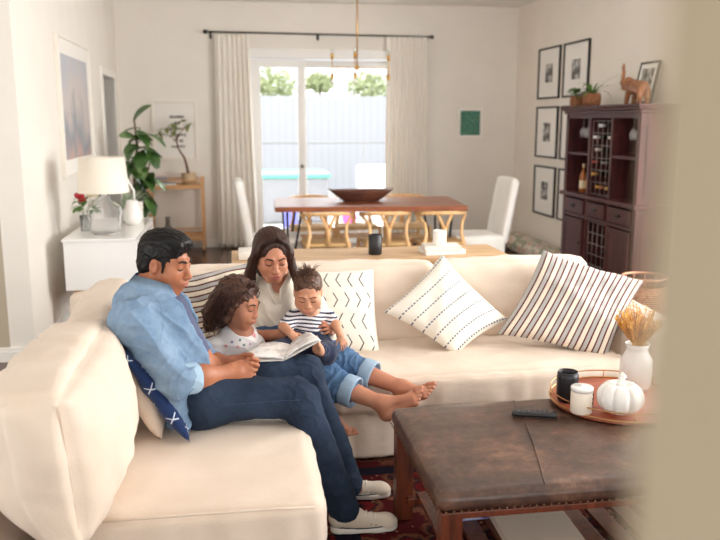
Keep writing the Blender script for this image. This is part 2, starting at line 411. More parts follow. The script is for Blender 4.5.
# patio grill-like bench and ball toys
t = thing('patio_sofa', 'white patio sofa standing outside behind the right door panel', 'patio sofa', (2.7, 13.2, -.02)); mps = Mat('patio_white', (222, 222, 226), .7)
link('seat', fin(bx(2.1, 3.2, 12.9, 13.6, -.02, .42, .05)), mps, t); link('backrest', fin(bx(2.1, 3.2, 13.5, 13.75, .42, .85, .05)), mps, t); link('armrest', fin(bx(3.0, 3.2, 12.9, 13.5, .4, .6, .04)), mps, t)
bm = B(); lathe(bm, (1.78, 12.3, .1), [(0, -.12)]+[(.12*math.sin(a*PI/8), -.12*math.cos(a*PI/8)) for a in range(1, 8)]+[(0, .12)], 20)
tag(link('ball', fin(bm), Mat('ball_magenta', (206, 80, 170), .4)), 'magenta play ball on the patio seen under the dining table', 'ball')
bm = bx(.72, .92, 11.6, 11.8, -.02, .3, .03); tag(link('toy_box', fin(bm), Mat('toy_violet', (110, 112, 196), .5)), 'violet blue toy box on the patio seen under the table', 'toy box')
# ================================================================ WALL THINGS
MBK = Mat('black_frame', (28, 26, 25), .4); MWF = Mat('white_frame', (238, 232, 222), .45); MPG = Mat('mat_board', (242, 239, 233), .8)
def art(kind, seed=0):
    m = Mat('art_'+kind, (200, 200, 200), .7); x, y, z = m.uvw()
    if kind.startswith('photo'):
        n = m.noise(9+seed, 4, dist=.6)+m.noise(30, 2)*.25; m.color(m.ramp(n, [(.42, (22, 22, 22)), (.6, (120, 118, 114)), (.8, (225, 223, 218))]))
    elif kind == 'teal':
        n = m.noise(16, 3, dist=2.5); r = ((n*9).fr()-.5).ab(); m.color(m.ramp(r*2, [(.1, (150, 205, 175)), (.35, (30, 110, 92)), (.9, (16, 66, 58))]))
    elif kind == 'pastel':
        n = m.noise(3.2, 5, sc=(1, 1, .6)); zz = (z+.0)*.9
        m.color(m.ramp(n*.55+zz*.62, [(.22, (110, 112, 116)), (.36, (196, 166, 156)), (.46, (146, 152, 160)), (.6, (204, 194, 190)), (.85, (186, 190, 198))]))
    return m
def framed(name, label, cat, face, a0, a1, z0, z1, pos, fr, artm, bw=.02, matw=.1, depth=.025, ih=None, group=None):
    """face 'x-' hangs on the right wall, 'x+' on the left wall, 'y-' on the back wall"""
    def P(a, z, d):
        return {'x-': (pos-d, a, z), 'x+': (pos+d, a, z), 'y-': (a, pos-d, z)}[face]
    def slab(bm, a, b, c, d, d0, d1, bev=.002):
        p, q = P(a, c, d0), P(b, d, d1); bx(min(p[0], q[0]), max(p[0], q[0]), min(p[1], q[1]), max(p[1], q[1]), min(p[2], q[2]), max(p[2], q[2]), bev, bm)
    t = thing(name, label, cat, P((a0+a1)/2, z0, .001), group)
    bm = B(); slab(bm, a0, a0+bw, z0, z1, .001, depth); slab(bm, a1-bw, a1, z0, z1, .001, depth); slab(bm, a0+bw, a1-bw, z0, z0+bw, .001, depth); slab(bm, a0+bw, a1-bw, z1-bw, z1, .001, depth)
    link('frame', fin(bm), fr, t, smooth=False)
    bm = B(); slab(bm, a0+bw*.8, a1-bw*.8, z0+bw*.8, z1-bw*.8, .002, depth*.45, 0); link('mat_board', fin(bm), MPG, t, smooth=False)
    if artm is not None:
        mh = ih or matw; bm = B(); slab(bm, a0+bw+matw, a1-bw-matw, z0+bw+mh, z1-bw-mh, .002, depth*.5, 0); link('print', fin(bm), artm, t, smooth=False)
    return t
rows = [(1.85, 2.44), (1.16, 1.76), (.47, 1.06)]; cols = [(8.88, 9.53, 'far'), (8.12, 8.78, 'near')]
desc = [('a dark figure on a pale ground', 'a crouching dark figure'), ('a dark square portrait', 'a dark portrait, half hidden by the cabinet'), ('a standing group', 'its right half hidden behind the cabinet')]
for i, (z0, z1) in enumerate(rows):
    for j, (y0, y1, nm) in enumerate(cols):
        framed('framed_photo', f'black framed photo, {("left", "right")[j]} one in the {("top", "middle", "bottom")[i]} row beside the cabinet', 'picture', 'x-', y0, y1, z0, z1, XR, MBK, art('photo%d%d' % (i, j), i*2+j), .02, .2, .025, .17 if i != 1 else .17, 'black framed photographs on the right wall')
framed('framed_print', 'small white framed teal swirl print on the back wall', 'picture', 'y-', 2.92, 3.28, 1.36, 1.77, YB, MWF, art('teal'), .012, .035, .02)
framed('framed_print', 'large white framed pastel beach print on the left wall', 'picture', 'x+', 6.74, 8.2, 1.14, 2.27, XL, MWF, art('pastel'), .02, .12, .035)
t = framed('framed_quote', 'white framed quote print on the back wall above the bar cart', 'picture', 'y-', -.97, -.42, 1.11, 1.84, YB, MWF, None, .03, .07, .03)
def me_w(me): xs = [v.co.x for v in me.vertices]; return max(xs)-min(xs)
mtx = Mat('quote_ink', (84, 76, 68), .8)
for k, (txt, w) in enumerate((('MAMMA', .18), ('IS', .07), ('ALWAYS', .22), ('LOVING', .2), ('TO BE', .13), ('HAPPY', .17))):
    c = bpy.data.curves.new('line', 'FONT'); c.body = txt; c.size = .06; c.align_x = 'CENTER'; c.extrude = .0008; c.offset = .0015
    o = bpy.data.objects.new('tmp', c); COL.objects.link(o); dg = bpy.context.evaluated_depsgraph_get(); me = bpy.data.meshes.new_from_object(o.evaluated_get(dg)); bpy.data.objects.remove(o)
    me.transform(Matrix.Translation((-.66, YB-.0155, 1.625-k*.073)) @ Matrix.Rotation(PI/2, 4, 'X') @ Matrix.Diagonal((w/max(.03, me_w(me)), .8, 1, 1)))
    link('lettering', me, mtx, t, smooth=False)
# ---------------- curtains
mcu = fabric('curtain_linen', (250, 246, 238), (245, 240, 230), 200, .12); ntc = mcu.nt; tl = ntc.nodes.new('ShaderNodeBsdfTranslucent'); tl.inputs[0].default_value = (.9, .87, .8, 1); mxs = ntc.nodes.new('ShaderNodeMixShader'); mxs.inputs[0].default_value = .12
ntc.links.new(mcu.b.outputs[0], mxs.inputs[1]); ntc.links.new(tl.outputs[0], mxs.inputs[2]); ntc.links.new(mxs.outputs[0], ntc.nodes['Material Output'].inputs[0])
rod = thing('curtain_rod', 'thin black curtain rod above the sliding door', 'curtain rod', (1.12, 10.22, 2.64))
bm = B(); tube(bm, [(-.26, 10.22, 2.655), (2.52, 10.22, 2.635)], .011, 10); link('rod', fin(bm), MBK, rod)
for xx, zz in ((-.28, 2.655), (2.54, 2.635)):
    bm = B(); lathe(bm, (xx, 10.22, zz), [(0, -.03), (.02, -.02), (.026, 0), (.02, .02), (0, .03)], 14, Matrix.Rotation(PI/2, 3, 'Y')); link('finial', fin(bm), MBK, rod)
for xx in (-.22, 1.1, 2.5):
    bm = B(); tube(bm, [(xx, 10.22, 2.645), (xx, YB, 2.62)], .008, 8); box(bm, (xx, YB-.006, 2.62), (.03, .012, .07), .003); link('bracket', fin(bm), MBK, rod)
def curtain(x0, x1, x0b, x1b, nf, lb, seed):
    n, m = 150, 50; u = np.linspace(0, 1, n)[:, None]; v = np.linspace(0, 1, m)[None, :]
    gather = .5+.5*np.sin(np.pi*v)
    ph = u*nf*2*PI+.25*np.sin(v*3+seed)+.5*np.sin(u*7+seed)
    amp = .012+.022*v**.7
    X = (x0+(x1-x0)*u)*(1-v)+(x0b+(x1b-x0b)*u)*v
    Y_ = 10.2+amp*np.sin(ph)-.02*v; Z_ = 2.63-2.615*v+0*u
    me = grid_mesh(np.stack([X+0*v, Y_, Z_], -1))
    bm = B(); bm.from_mesh(me); bmesh.ops.solidify(bm, geom=bm.faces, thickness=.003)
    tag(link('curtain', fin(bm), mcu), lb, 'curtain', 'curtains')
curtain(-.17, .24, -.2, .3, 7, 'cream curtain drawn to the left side of the glass door', 1)
curtain(1.96, 2.48, 1.93, 2.5, 8, 'cream curtain hanging at the right side of the glass door', 2)
# ---------------- chandelier
MBR = Mat('brass', (206, 158, 78), .28, 1); mbu = Mat('bulb_glass', (250, 246, 236), .1, Transmission_Weight=.85, IOR=1.3)
ch = thing('chandelier', 'thin brass chandelier with upright candle bulbs over the dining table', 'chandelier', (1.27, 8.2, 2.1))
bm = B(); tube(bm, [(1.27, 8.2, ZC), (1.27, 8.2, 2.12)], .007, 8); link('stem', fin(bm), MBR, ch)
bm = B(); lathe(bm, (1.27, 8.2, ZC-.03), [(0, 0), (.055, 0), (.06, .015), (.06, .03), (0, .03)], 24); link('ceiling_cup', fin(bm), MBR, ch)
bm = B(); lathe(bm, (1.27, 8.2, 2.12), [(0, -.025), (.02, -.015), (.024, 0), (.02, .015), (0, .025)], 16); link('hub', fin(bm), MBR, ch)
for dx, dy in ((.32, 0), (-.07, -.31), (-.27, -.14)):
    a = (1.27+dx, 8.2+dy)
    bm = B(); tube(bm, [(1.27, 8.2, 2.12), (a[0], a[1], 2.12)], .0035, 8); link('arm', fin(bm), MBR, ch)
    bm = B(); tube(bm, [(a[0], a[1], 2.03), (a[0], a[1], 2.22)], .004, 8)
    lathe(bm, (a[0], a[1], 2.19), [(0, 0), (.014, 0), (.016, .05), (.012, .055), (0, .055)], 14); lathe(bm, (a[0], a[1], 2.0), [(0, 0), (.012, 0), (.016, .005), (.014, .055), (0, .055)], 14); s = link('candle_socket', fin(bm), MBR, ch)
    for z0, sg in ((2.245, 1), (2.0, -1)):
        bm = B(); lathe(bm, (a[0], a[1], z0), [(.008, 0), (.014, .015*sg), (.015, .028*sg), (.009, .045*sg), (0, .055*sg)], 14); link('bulb', fin(bm), mbu, s)
# ================================================================ DINING
MWA = wood('walnut_tabletop', (158, 92, 58), (112, 60, 36), .3, (1, 9, 9)); MOK = wood('light_oak', (238, 196, 142), (216, 168, 110), .45, (5, 5, 1)); MBM = Mat('black_metal', (30, 28, 28), .4, .6)
MCORD = Mat('paper_cord', (214, 176, 122), .8); MCORD.bump((MCORD.uvw()[0]*500).sin(), .4, .003)
tb = thing('dining_table', 'long walnut dining table on black metal legs in front of the glass door', 'table', (1.35, 7.95, 0))
bm = B(); vs = [bm.verts.new((x, y, z)) for z in (.752, .8) for x, y in ((.38, 7.5), (2.2, 7.32), (2.28, 8.36), (.42, 8.42))]
for f in ((3, 2, 1, 0), (4, 5, 6, 7), (0, 1, 5, 4), (1, 2, 6, 5), (2, 3, 7, 6), (3, 0, 4, 7)): bm.faces.new([vs[i] for i in f])
bmesh.ops.bevel(bm, geom=bm.edges[:], offset=.006, segments=2, affect='EDGES'); link('tabletop', fin(bm), MWA, tb, smooth=False)
for x0, sg in ((.5, 1), (2.12, -1)):
    for y0, y1 in ((7.58, 7.72), (8.28, 8.14)):
        bm = B(); tube(bm, [(x0, y0, .752), (x0+.02*sg, y1, .012)], .011, 8); tube(bm, [(x0+.14*sg, y0, .752), (x0+.02*sg, y1, .012)], .011, 8); link('leg', fin(bm), MBM, tb)
# bowl on the table: long wooden dough bowl
mbo = wood('dough_bowl_wood', (110, 66, 48), (62, 36, 28), .6, (1, 4, 4))
bm = B(); n = 40; rings = []
for k, (a, b_, z) in enumerate(((.12, .05, .801), (.17, .075, .803), (.24, .12, .84), (.31, .16, .875), (.315, .162, .88), (.295, .148, .879), (.22, .105, .842), (.15, .06, .82), (.001, .001, .817))):
    rings.append([bm.verts.new((1.27+a*math.copysign(abs(math.cos(t))**.8, math.cos(t)), 7.95+b_*math.copysign(abs(math.sin(t))**.8, math.sin(t)), z+.012*(k in (3, 4, 5))*abs(math.cos(t))**6)) for t in [2*PI*j/n for j in range(n)]])
for a, b_ in zip(rings, rings[1:]):
    for j in range(n): bm.faces.new((a[j], a[(j+1) % n], b_[(j+1) % n], b_[j]))
bm.faces.new(rings[0]); tag(link('dough_bowl', fin(bm), mbo, None, (1.27, 7.95, .801)), 'long carved dark wooden bowl in the middle of the dining table', 'bowl')
def wishbone(lb):
    """local: seat faces +y, origin at the floor"""
    t = thing('wishbone_chair', lb, 'chair', (0, 0, 0), 'light oak wishbone chairs round the dining table')
    bm = B(); cushion((0, .02, .44), (.5, .44, .035), .015, .004, 6, wr=0).to_mesh(me := bpy.data.meshes.new('q')); bm.from_mesh(me)
    link('seat', fin(bm), MCORD, t)
    for sx in (-1, 1):
        bm = B(); tube(bm, [(sx*.25, .25, 0), (sx*.255, .25, .25), (sx*.25, .24, .46)], [.015, .022, .018], 10); link('leg', fin(bm), MOK, t)
        bm = B(); tube(bm, [(sx*.2, -.2, 0), (sx*.215, -.21, .2), (sx*.215, -.2, .44), (sx*.19, -.19, .54), (sx*.2, -.17, .63), (sx*.265, -.07, .715)], [.015, .022, .022, .019, .016, .014], 10); link('leg', fin(bm), MOK, t)
        bm = B(); tube(bm, [(sx*.21, -.2, .3), (sx*.25, .25, .3)], .01, 8); link('stretcher', fin(bm), MOK, t)
    for yy, zz, w in ((.25, .36, .25), (-.21, .33, .21)): bm = B(); tube(bm, [(-w, yy, zz), (w, yy, zz)], .011, 8); link('stretcher', fin(bm), MOK, t)
    pts = [(.27*math.cos(a), -.03+.21*math.sin(a)*1.0, .715+.02*abs(math.sin(a))) for a in np.linspace(PI*1.9-2*PI, -PI*1.05+0, 19)]
    pts = [(.27*math.cos(a), .0-.22*math.sin(a), .715+.025*math.sin(a) if math.sin(a) > 0 else .715) for a in np.linspace(-.35, PI+.35, 21)]
    bm = B(); tube(bm, pts, [.014]*3+[.019]*15+[.014]*3, 10); link('top_rail', fin(bm), MOK, t)
    bm = B(); tube(bm, [(0, -.2, .44), (0, -.215, .54), (0, -.22, .6)], [.024, .026, .03], 10)
    for sx in (-1, 1): tube(bm, [(sx*.008, -.22, .57), (sx*.03, -.222, .64), (sx*.085, -.208, .735)], [.02, .018, .014], 8)
    link('splat', fin(bm), MOK, t); return t
P0 = [(.87, 7.58, 0), (1.44, 7.55, 0), (1.97, 7.5, 0), (.82, 8.58, PI), (1.32, 8.6, PI), (1.86, 8.56, PI)]
LBW = ['oak wishbone chair nearest the mother, left one of the near row at the table', 'middle oak wishbone chair of the near row, behind the black tumbler', 'right oak wishbone chair of the near row, behind the white candle and books',
       'left oak wishbone chair on the far window side of the table', 'middle oak wishbone chair on the far window side of the table', 'right oak wishbone chair on the far window side of the table']
W0 = wishbone('')
for i, (x, y, a) in enumerate(P0):
    o = W0 if i == 0 else copy_tree(W0); o.location = (x, y, 0); o.scale = (.9, .9, 1 if i < 3 else 1.05); o.rotation_euler = (0, 0, a); o['label'] = LBW[i]
msl = fabric('white_slipcover', (240, 238, 233), (228, 224, 216), 200, .15)
def parsons(x, y, a, lb):
    t = thing('slipcovered_chair', lb, 'chair', (0, 0, 0), 'white slipcovered end chairs')
    link('skirted_seat', fin(cushion((0, .0, .235), (.5, .52, .46), .03, .008, 12, wr=.003, seed=3)), msl, t)
    R_ = Matrix.Rotation(.17, 3, 'X')
    link('backrest', fin(cushion((0, -.3, .7), (.48, .09, .66), .035, .01, 12, R=R_, wr=.003, seed=4)), msl, t)
    for sx in (-.2, .2):
        for sy in (-.2, .2): link('leg', fin(box(B(), (sx, sy, .05), (.04, .04, .1), .003)), MBK, t)
    t.location = (x, y, 0); t.rotation_euler = (0, 0, a); return t
parsons(2.42, 7.85, PI/2, 'white slipcovered dining chair at the right end of the table')
parsons(.4, 8.0, -PI/2, 'white slipcovered dining chair at the left end of the table')
bpy.data.objects['dough_bowl'].scale = (1.06, 1, 1.4)
# ---------------- floral cushion bench by the right wall
mfl = Mat('floral_cloth', (214, 200, 184), .85); mfl.color(mfl.ramp(mfl.voro(9), [(.12, (176, 104, 98)), (.25, (206, 168, 150)), (.4, (222, 212, 196)), (.7, (150, 150, 128))]))
link('pet_bed', fin(cushion((3.53, 9.05, .09), (.32, 1.9, .17), .06, .01, 12, seed=9)), mfl); tag(bpy.context.scene.objects['pet_bed'], 'long low floral floor cushion along the right wall', 'floor cushion')
# ---------------- console table behind the sofa and things on it
mct = wood('pale_console_wood', (206, 172, 132), (180, 144, 104), .5, (1, 8, 8))
t = thing('sofa_table', 'narrow pale wooden table standing behind the sofa', 'console table', (.8, 4.72, 0))
link('tabletop', fin(bx(-.02, 1.62, 4.5, 4.94, .775, .81, .004)), mct, t, smooth=False)
for xx in (.02, 1.56):
    for yy in (4.53, 4.89): link('leg', fin(bx(xx-.025, xx+.025, yy-.02, yy+.02, 0, .775, .003)), mct, t, smooth=False)
link('apron', fin(bx(.045, 1.535, 4.53, 4.55, .7, .775, .002)), mct, t, smooth=False)
bm = B(); lathe(bm, (.83, 4.66, .811), [(0, 0), (.036, 0), (.04, .004), (.041, .118), (.037, .12), (.035, .03), (0, .028)], 28); tag(link('tumbler', fin(bm), Mat('matte_black', (34, 34, 38), .45)), 'matte black tumbler on the table behind the sofa', 'tumbler')
MPAPER = Mat('page_paper', (244, 240, 232), .8)
def book(name, lb, c, s, a, mc, group=None, z0=None):
    t = thing(name, lb, 'book', (c[0], c[1], z0), group); R_ = rotz(a)
    bm = B(); box(bm, (c[0], c[1], z0+s[2]/2), (s[0]-.006, s[1]-.006, s[2]-.006), 0, R_); link('pages', fin(bm), MPAPER, t, smooth=False)
    bm = B()
    for zz in (z0+.0015, z0+s[2]-.0015): box(bm, (c[0], c[1], zz), (s[0], s[1], .003), .001, R_)
    off = R_ @ Vector((-s[0]/2+.0015, 0, 0)); box(bm, (c[0]+off.x, c[1]+off.y, z0+s[2]/2), (.003, s[1], s[2]), 0, R_)
    link('cover', fin(bm), mc, t, smooth=False); return t
mwh = Mat('white_cover', (238, 234, 226), .5)
book('book', 'white book at the bottom of the pair under the candle behind the sofa', (1.24, 4.66), (.25, .18, .026), .06, mwh, None, .811)
book('book', 'slightly smaller white book directly under the white candle behind the sofa', (1.235, 4.66), (.22, .16, .022), -.08, Mat('ivory_cover', (228, 220, 208), .5), None, .8375)
bm = B(); lathe(bm, (1.225, 4.66, .86), [(0, 0), (.038, 0), (.04, .004), (.04, .085), (.036, .088), (.034, .075), (0, .075)], 28); tag(link('pillar_candle', fin(bm), Mat('candle_wax', (246, 243, 236), .5)), 'white pillar candle on two books behind the sofa', 'candle')
tag(link('storage_box', fin(bx(.02, .2, 4.56, 4.74, .811, .86, .006)), mwh), 'small white box on the table end behind the mother', 'box')
# ================================================================ CABINET
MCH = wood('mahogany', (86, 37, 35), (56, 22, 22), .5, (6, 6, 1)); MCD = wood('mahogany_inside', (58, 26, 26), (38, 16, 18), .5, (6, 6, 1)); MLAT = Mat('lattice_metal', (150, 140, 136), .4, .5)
cb = thing('wine_cabinet', 'tall dark mahogany wine cabinet against the right wall', 'cabinet', (3.53, 7.05, 0))
FX, CY0, CY1, BK = 3.35, 6.28, 7.8, 3.70
bays = [(6.34, 6.79), (6.83, 7.24), (7.28, 7.74)]
bm = B()
bx(FX, BK, CY0, CY0+.03, .06, 1.66, .003, bm); bx(FX, BK, CY1-.03, CY1, .06, 1.66, .003, bm); bx(FX+.01, BK, CY0+.03, CY1-.03, .06, .12, 0, bm); bx(FX+.01, BK, CY0+.03, CY1-.03, 1.62, 1.66, 0, bm)
bx(FX+.005, BK, 6.79, 6.83, .12, 1.62, .002, bm); bx(FX+.005, BK, 7.24, 7.28, .12, 1.62, .002, bm)
bx(FX, FX+.02, CY0+.03, 6.34, .12, 1.62, .002, bm); bx(FX, FX+.02, 7.74, CY1-.03, .12, 1.62, .002, bm)
bx(FX+.004, BK-.03, 6.34, 6.79, .66, .69, 0, bm); bx(FX+.004, BK-.03, 6.83, 7.24, .66, .69, 0, bm); bx(FX+.004, BK-.03, 7.28, 7.74, .66, .69, 0, bm)
bx(FX+.03, BK, CY0+.01, CY1-.01, 0, .06, .003, bm)
for y0 in (CY0-.002, CY1-.0): pass
bx(FX+.06, BK-.06, CY0-.006, CY0, .2, .8, .003, bm); bx(FX+.06, BK-.06, CY0-.006, CY0, .96, 1.56, .003, bm)
link('carcass', fin(bm), MCH, cb, smooth=False)
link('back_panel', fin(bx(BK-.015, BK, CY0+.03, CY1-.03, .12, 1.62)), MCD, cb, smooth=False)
bm = B(); bx(FX-.03, BK, CY0-.03, CY1+.03, .855, .895, .008, bm); link('counter', fin(bm), MCH, cb, smooth=False)
bm = B(); bx(FX-.02, BK, CY0-.02, CY1+.02, 1.66, 1.69, .006, bm); bx(FX-.045, BK, CY0-.045, CY1+.045, 1.69, 1.715, .01, bm); bx(FX-.055, BK, CY0-.055, CY1+.055, 1.715, 1.735, .004, bm); link('cornice', fin(bm), MCH, cb, smooth=False)
for y0, y1 in (bays[0], bays[2]):
    link('shelf', fin(bx(FX+.01, BK-.03, y0, y1, 1.265, 1.29, .003)), MCH, cb, smooth=False)
def lattice(y0, y1, z0, z1, ny, nz):
    bm = B()
    for k in range(ny+1): yy = y0+.006+(y1-y0-.012)*k/ny; tube(bm, [(FX+.03, yy, z0), (FX+.03, yy, z1)], .004, 6)
    for k in range(nz+1): zz = z0+.005+(z1-z0-.01)*k/nz; tube(bm, [(FX+.03, y0, zz), (FX+.03, y1, zz)], .004, 6); tube(bm, [(FX+.22, y0, zz), (FX+.22, y1, zz)], .003, 6)
    l = link('wine_lattice', fin(bm), MLAT, cb); return l
lattice(*bays[1], .91, 1.6, 4, 6); lattice(*bays[1], .13, .65, 4, 5)
for y0, y1 in bays:
    d = link('drawer', fin(bx(FX-.014, FX+.02, y0+.012, y1-.012, .7, .835, .006)), MCH, cb, smooth=False); yc = (y0+y1)/2
    bm = B(); tube(bm, [(FX-.014, yc-.035, .775), (FX-.032, yc-.03, .765), (FX-.034, yc+.03, .765), (FX-.014, yc+.035, .775)], .006, 8); box(bm, (FX-.018, yc, .778), (.008, .07, .02), .003); link('handle', fin(bm), MBK, d)
for (y0, y1), ks in ((bays[0], 1), (bays[2], -1)):
    bm = bx(FX-.014, FX+.012, y0+.008, y1-.008, .13, .65, .004); bx(FX-.02, FX-.01, y0+.008, y0+.065, .13, .65, .003, bm); bx(FX-.02, FX-.01, y1-.065, y1-.008, .13, .65, .003, bm); bx(FX-.02, FX-.01, y0+.065, y1-.065, .13, .19, .003, bm); bx(FX-.02, FX-.01, y0+.065, y1-.065, .59, .65, .003, bm)
    d = link('door', fin(bm), MCH, cb, smooth=False)
    bm = B(); lathe(bm, (FX-.02, y1-.035 if ks > 0 else y0+.035, .42), [(0, .025), (.012, .02), (.012, .012), (.006, .008), (.006, 0)], 12, Matrix.Rotation(-PI/2, 3, 'Y')); link('knob', fin(bm), MBK, d)
# contents
MGL = Mat('clear_glass', (250, 250, 250), .03, IOR=1.25, Transmission_Weight=.85)
def bottle(c, lb, col, cap, s=1., lab=(230, 216, 180)):
    t = thing('liquor_bottle', lb, 'bottle', c, 'bottles in the left bay of the cabinet')
    bm = B(); lathe(bm, c, [(r*s, h*s) for r, h in ((0, 0), (.034, 0), (.037, .01), (.037, .16), (.03, .19), (.013, .215), (.012, .265), (0, .265))], 20); link('glass_body', fin(bm), Mat('bottle_glass', col, .12), t)
    bm = B(); lathe(bm, c, [(r*s, h*s) for r, h in ((.0378, .04), (.0378, .12))], 20); link('paper_label', fin(bm), Mat('bottle_label', lab, .6), t)
    bm = B(); lathe(bm, c, [(r*s, h*s) for r, h in ((.015, .255), (.015, .295), (0, .296))], 14); link('cap', fin(bm), Mat('bottle_cap', cap, .4), t)
bottle((3.45, 7.56, .896), 'squat amber liquor bottle with pale label in the left bay of the cabinet', (170, 96, 40), (210, 190, 150), .95)
bottle((3.45, 7.40, .896), 'taller dark liquor bottle beside the amber one in the left bay of the cabinet', (92, 66, 42), (200, 160, 120), 1.15, (216, 150, 70))
bm = B(); lathe(bm, (3.47, 7.36, 1.291), [(0, 0), (.04, 0), (.055, .03), (.05, .07), (.02, .1), (.014, .12), (0, .12)], 20); tag(link('copper_flask', fin(bm), Mat('copper_pink', (226, 150, 118), .35, .4)), 'round copper pink flask on the left shelf of the cabinet', 'flask')
def wineglass(c, lb, g):
    bm = B(); lathe(bm, c, [(0, 0), (.032, 0), (.032, -.003), (.004, -.008), (.004, -.08), (.015, -.09), (.034, -.12), (.036, -.15), (.03, -.185), (.029, -.185), (.034, -.15), (.032, -.121), (.012, -.093), (0, -.09)], 20)
    tag(link('wine_glass', fin(bm), MGL), lb, 'wine glass', g)
for yy, w in ((7.34, 'right'), (7.44, 'middle'), (7.54, 'left')): wineglass((3.42, yy, 1.618), f'{w} one of three wine glasses hanging upside down in the left bay of the cabinet', 'hanging wine glasses, left bay')
for yy, w in ((6.42, 'right'), (6.53, 'left')): wineglass((3.42, yy, 1.618), f'{w} one of two wine glasses hanging upside down in the right bay of the cabinet', 'hanging wine glasses, right bay')
i = 0
for (yy, zz, fo, lb) in ((7.09, 1.552, (235, 235, 235), 'white capped wine bottle in the top row of the lattice'), (7.19, 1.445, (240, 238, 232), 'white capped wine bottle at the left end of the second lattice row'), (6.88, 1.445, (232, 226, 214), 'white capped wine bottle at the right end of the second lattice row'),
                     (7.14, 1.33, (200, 186, 180), 'grey capped wine bottle in the third lattice row'), (7.19, 1.215, (150, 60, 40), 'red capped wine bottle at the left of the fourth lattice row'), (7.0, 1.215, (120, 110, 104), 'dull capped wine bottle in the middle of the fourth lattice row'),
                     (7.19, 1.1, (196, 150, 60), 'gold capped wine bottle at the left of the fifth lattice row'), (7.09, .985, (190, 140, 56), 'gold capped wine bottle second from left in the lowest lattice row'), (7.0, .985, (160, 90, 60), 'copper capped wine bottle in the lowest lattice row'), (6.89, .985, (190, 150, 70), 'gold capped wine bottle at the right of the lowest lattice row')):
    t = thing('wine_bottle', lb, 'wine bottle', (3.4, yy, zz-.03), 'wine bottles lying in the lattice'); Ry = Matrix.Rotation(PI/2, 3, 'Y')
    bm = B(); lathe(bm, (3.375, yy, zz), [(0, .03), (.012, .03), (.013, .09), (.03, .13), (.034, .15), (.034, .3), (0, .3)], 16, Ry); link('glass_body', fin(bm), Mat('wine_glass_green', (30, 38, 26), .1), t)
    bm = B(); lathe(bm, (3.365, yy, zz), [(0, 0), (.014, 0), (.0145, .06), (.012, .062)], 14, Ry); link('cap', fin(bm), Mat('foil', fo, .4), t)
# on top of the cabinet
TOPZ = 1.736
mbk = Mat('woven_basket', (170, 112, 76), .85); xx, yy_, zz = mbk.uvw(); mbk.bump((zz*420).sin()+(mbk.noise(60, 2)*4), .8, .004); mbk.color(mbk.ramp(mbk.noise(40, 3, sc=(1, 1, 3)), [(.35, (138, 84, 54)), (.65, (192, 134, 96))]))
mlf = Mat('plant_leaf', (82, 122, 52), .45); mlf.color(mlf.ramp(mlf.noise(12, 3), [(.3, (60, 98, 40)), (.7, (112, 150, 72))]))
def blade(bm, base, d, L, w, droop, n=8, twist=0., fold=.15):
    """a leaf blade starting at base going towards d and drooping"""
    base = Vector(base); d = Vector(d).normalized(); p = base.copy(); L0 = L/n; side = d.cross(Vector((0, 0, 1)))
    side = side.normalized() if side.length > .01 else Vector((1, 0, 0)); rows = []
    for i in range(n+1):
        t = i/n; ww = w*math.sin(PI*min(1, .08+.92*t)**.8)**.8*(1 if t < 1 else 0)
        up = side.cross(d).normalized()
        s2 = side*math.cos(twist*t)+up*math.sin(twist*t)
        rows.append([bm.verts.new(p-s2*ww+up*ww*fold), bm.verts.new(p), bm.verts.new(p+s2*ww+up*ww*fold)])
        p = p+d*L0; d = (d+Vector((0, 0, -droop/n))).normalized()
    for a, b in zip(rows, rows[1:]):
        for j in (0, 1): bm.faces.new((a[j], a[j+1], b[j+1], b[j]))
def basket_plant(c, r, h, lb, kind, seed):
    rg = random.Random(seed); t = thing('potted_plant', lb, 'potted plant', c)
    bm = B(); lathe(bm, c, [(0, 0), (r*.86, 0), (r, h*.3), (r, h*.75), (r*.88, h), (r*.8, h), (r*.85, h*.8), (0, h*.8)], 24); link('basket', fin(bm), mbk, t)
    bm = B()
    if kind == 'spider':
        for i in range(12): a = rg.uniform(0, 2*PI); blade(bm, (c[0]+.2*r*math.cos(a), c[1]+.2*r*math.sin(a), c[2]+h*.85), (math.cos(a), math.sin(a), rg.uniform(.7, 2.2)), rg.uniform(.2, .33), .011, rg.uniform(1., 2.4), 10)
    else:
        for i in range(46): a = rg.uniform(0, 2*PI); q = rg.uniform(.2, 1.2); blade(bm, (c[0]+q*r*math.cos(a), c[1]+q*r*math.sin(a), c[2]+h*rg.uniform(.9, 1.7)), (math.cos(a), math.sin(a), rg.uniform(-.1, 1)), .065, .018, 1, 4)
        for i in range(8): a = rg.uniform(0, 2*PI); tube(bm, [(c[0], c[1], c[2]+h*.8), (c[0]+.5*r*math.cos(a), c[1]+.5*r*math.sin(a), c[2]+h*1.5)], .002, 5)
    link('leaves', fin(bm), mlf, t)
basket_plant((3.41, 7.72, TOPZ), .065, .1, 'small bushy green plant in a little basket at the far end of the cabinet top', 'bush', 3)
basket_plant((3.45, 7.46, TOPZ), .088, .12, 'spider plant with arching blades in a round woven basket on the cabinet', 'spider', 5)
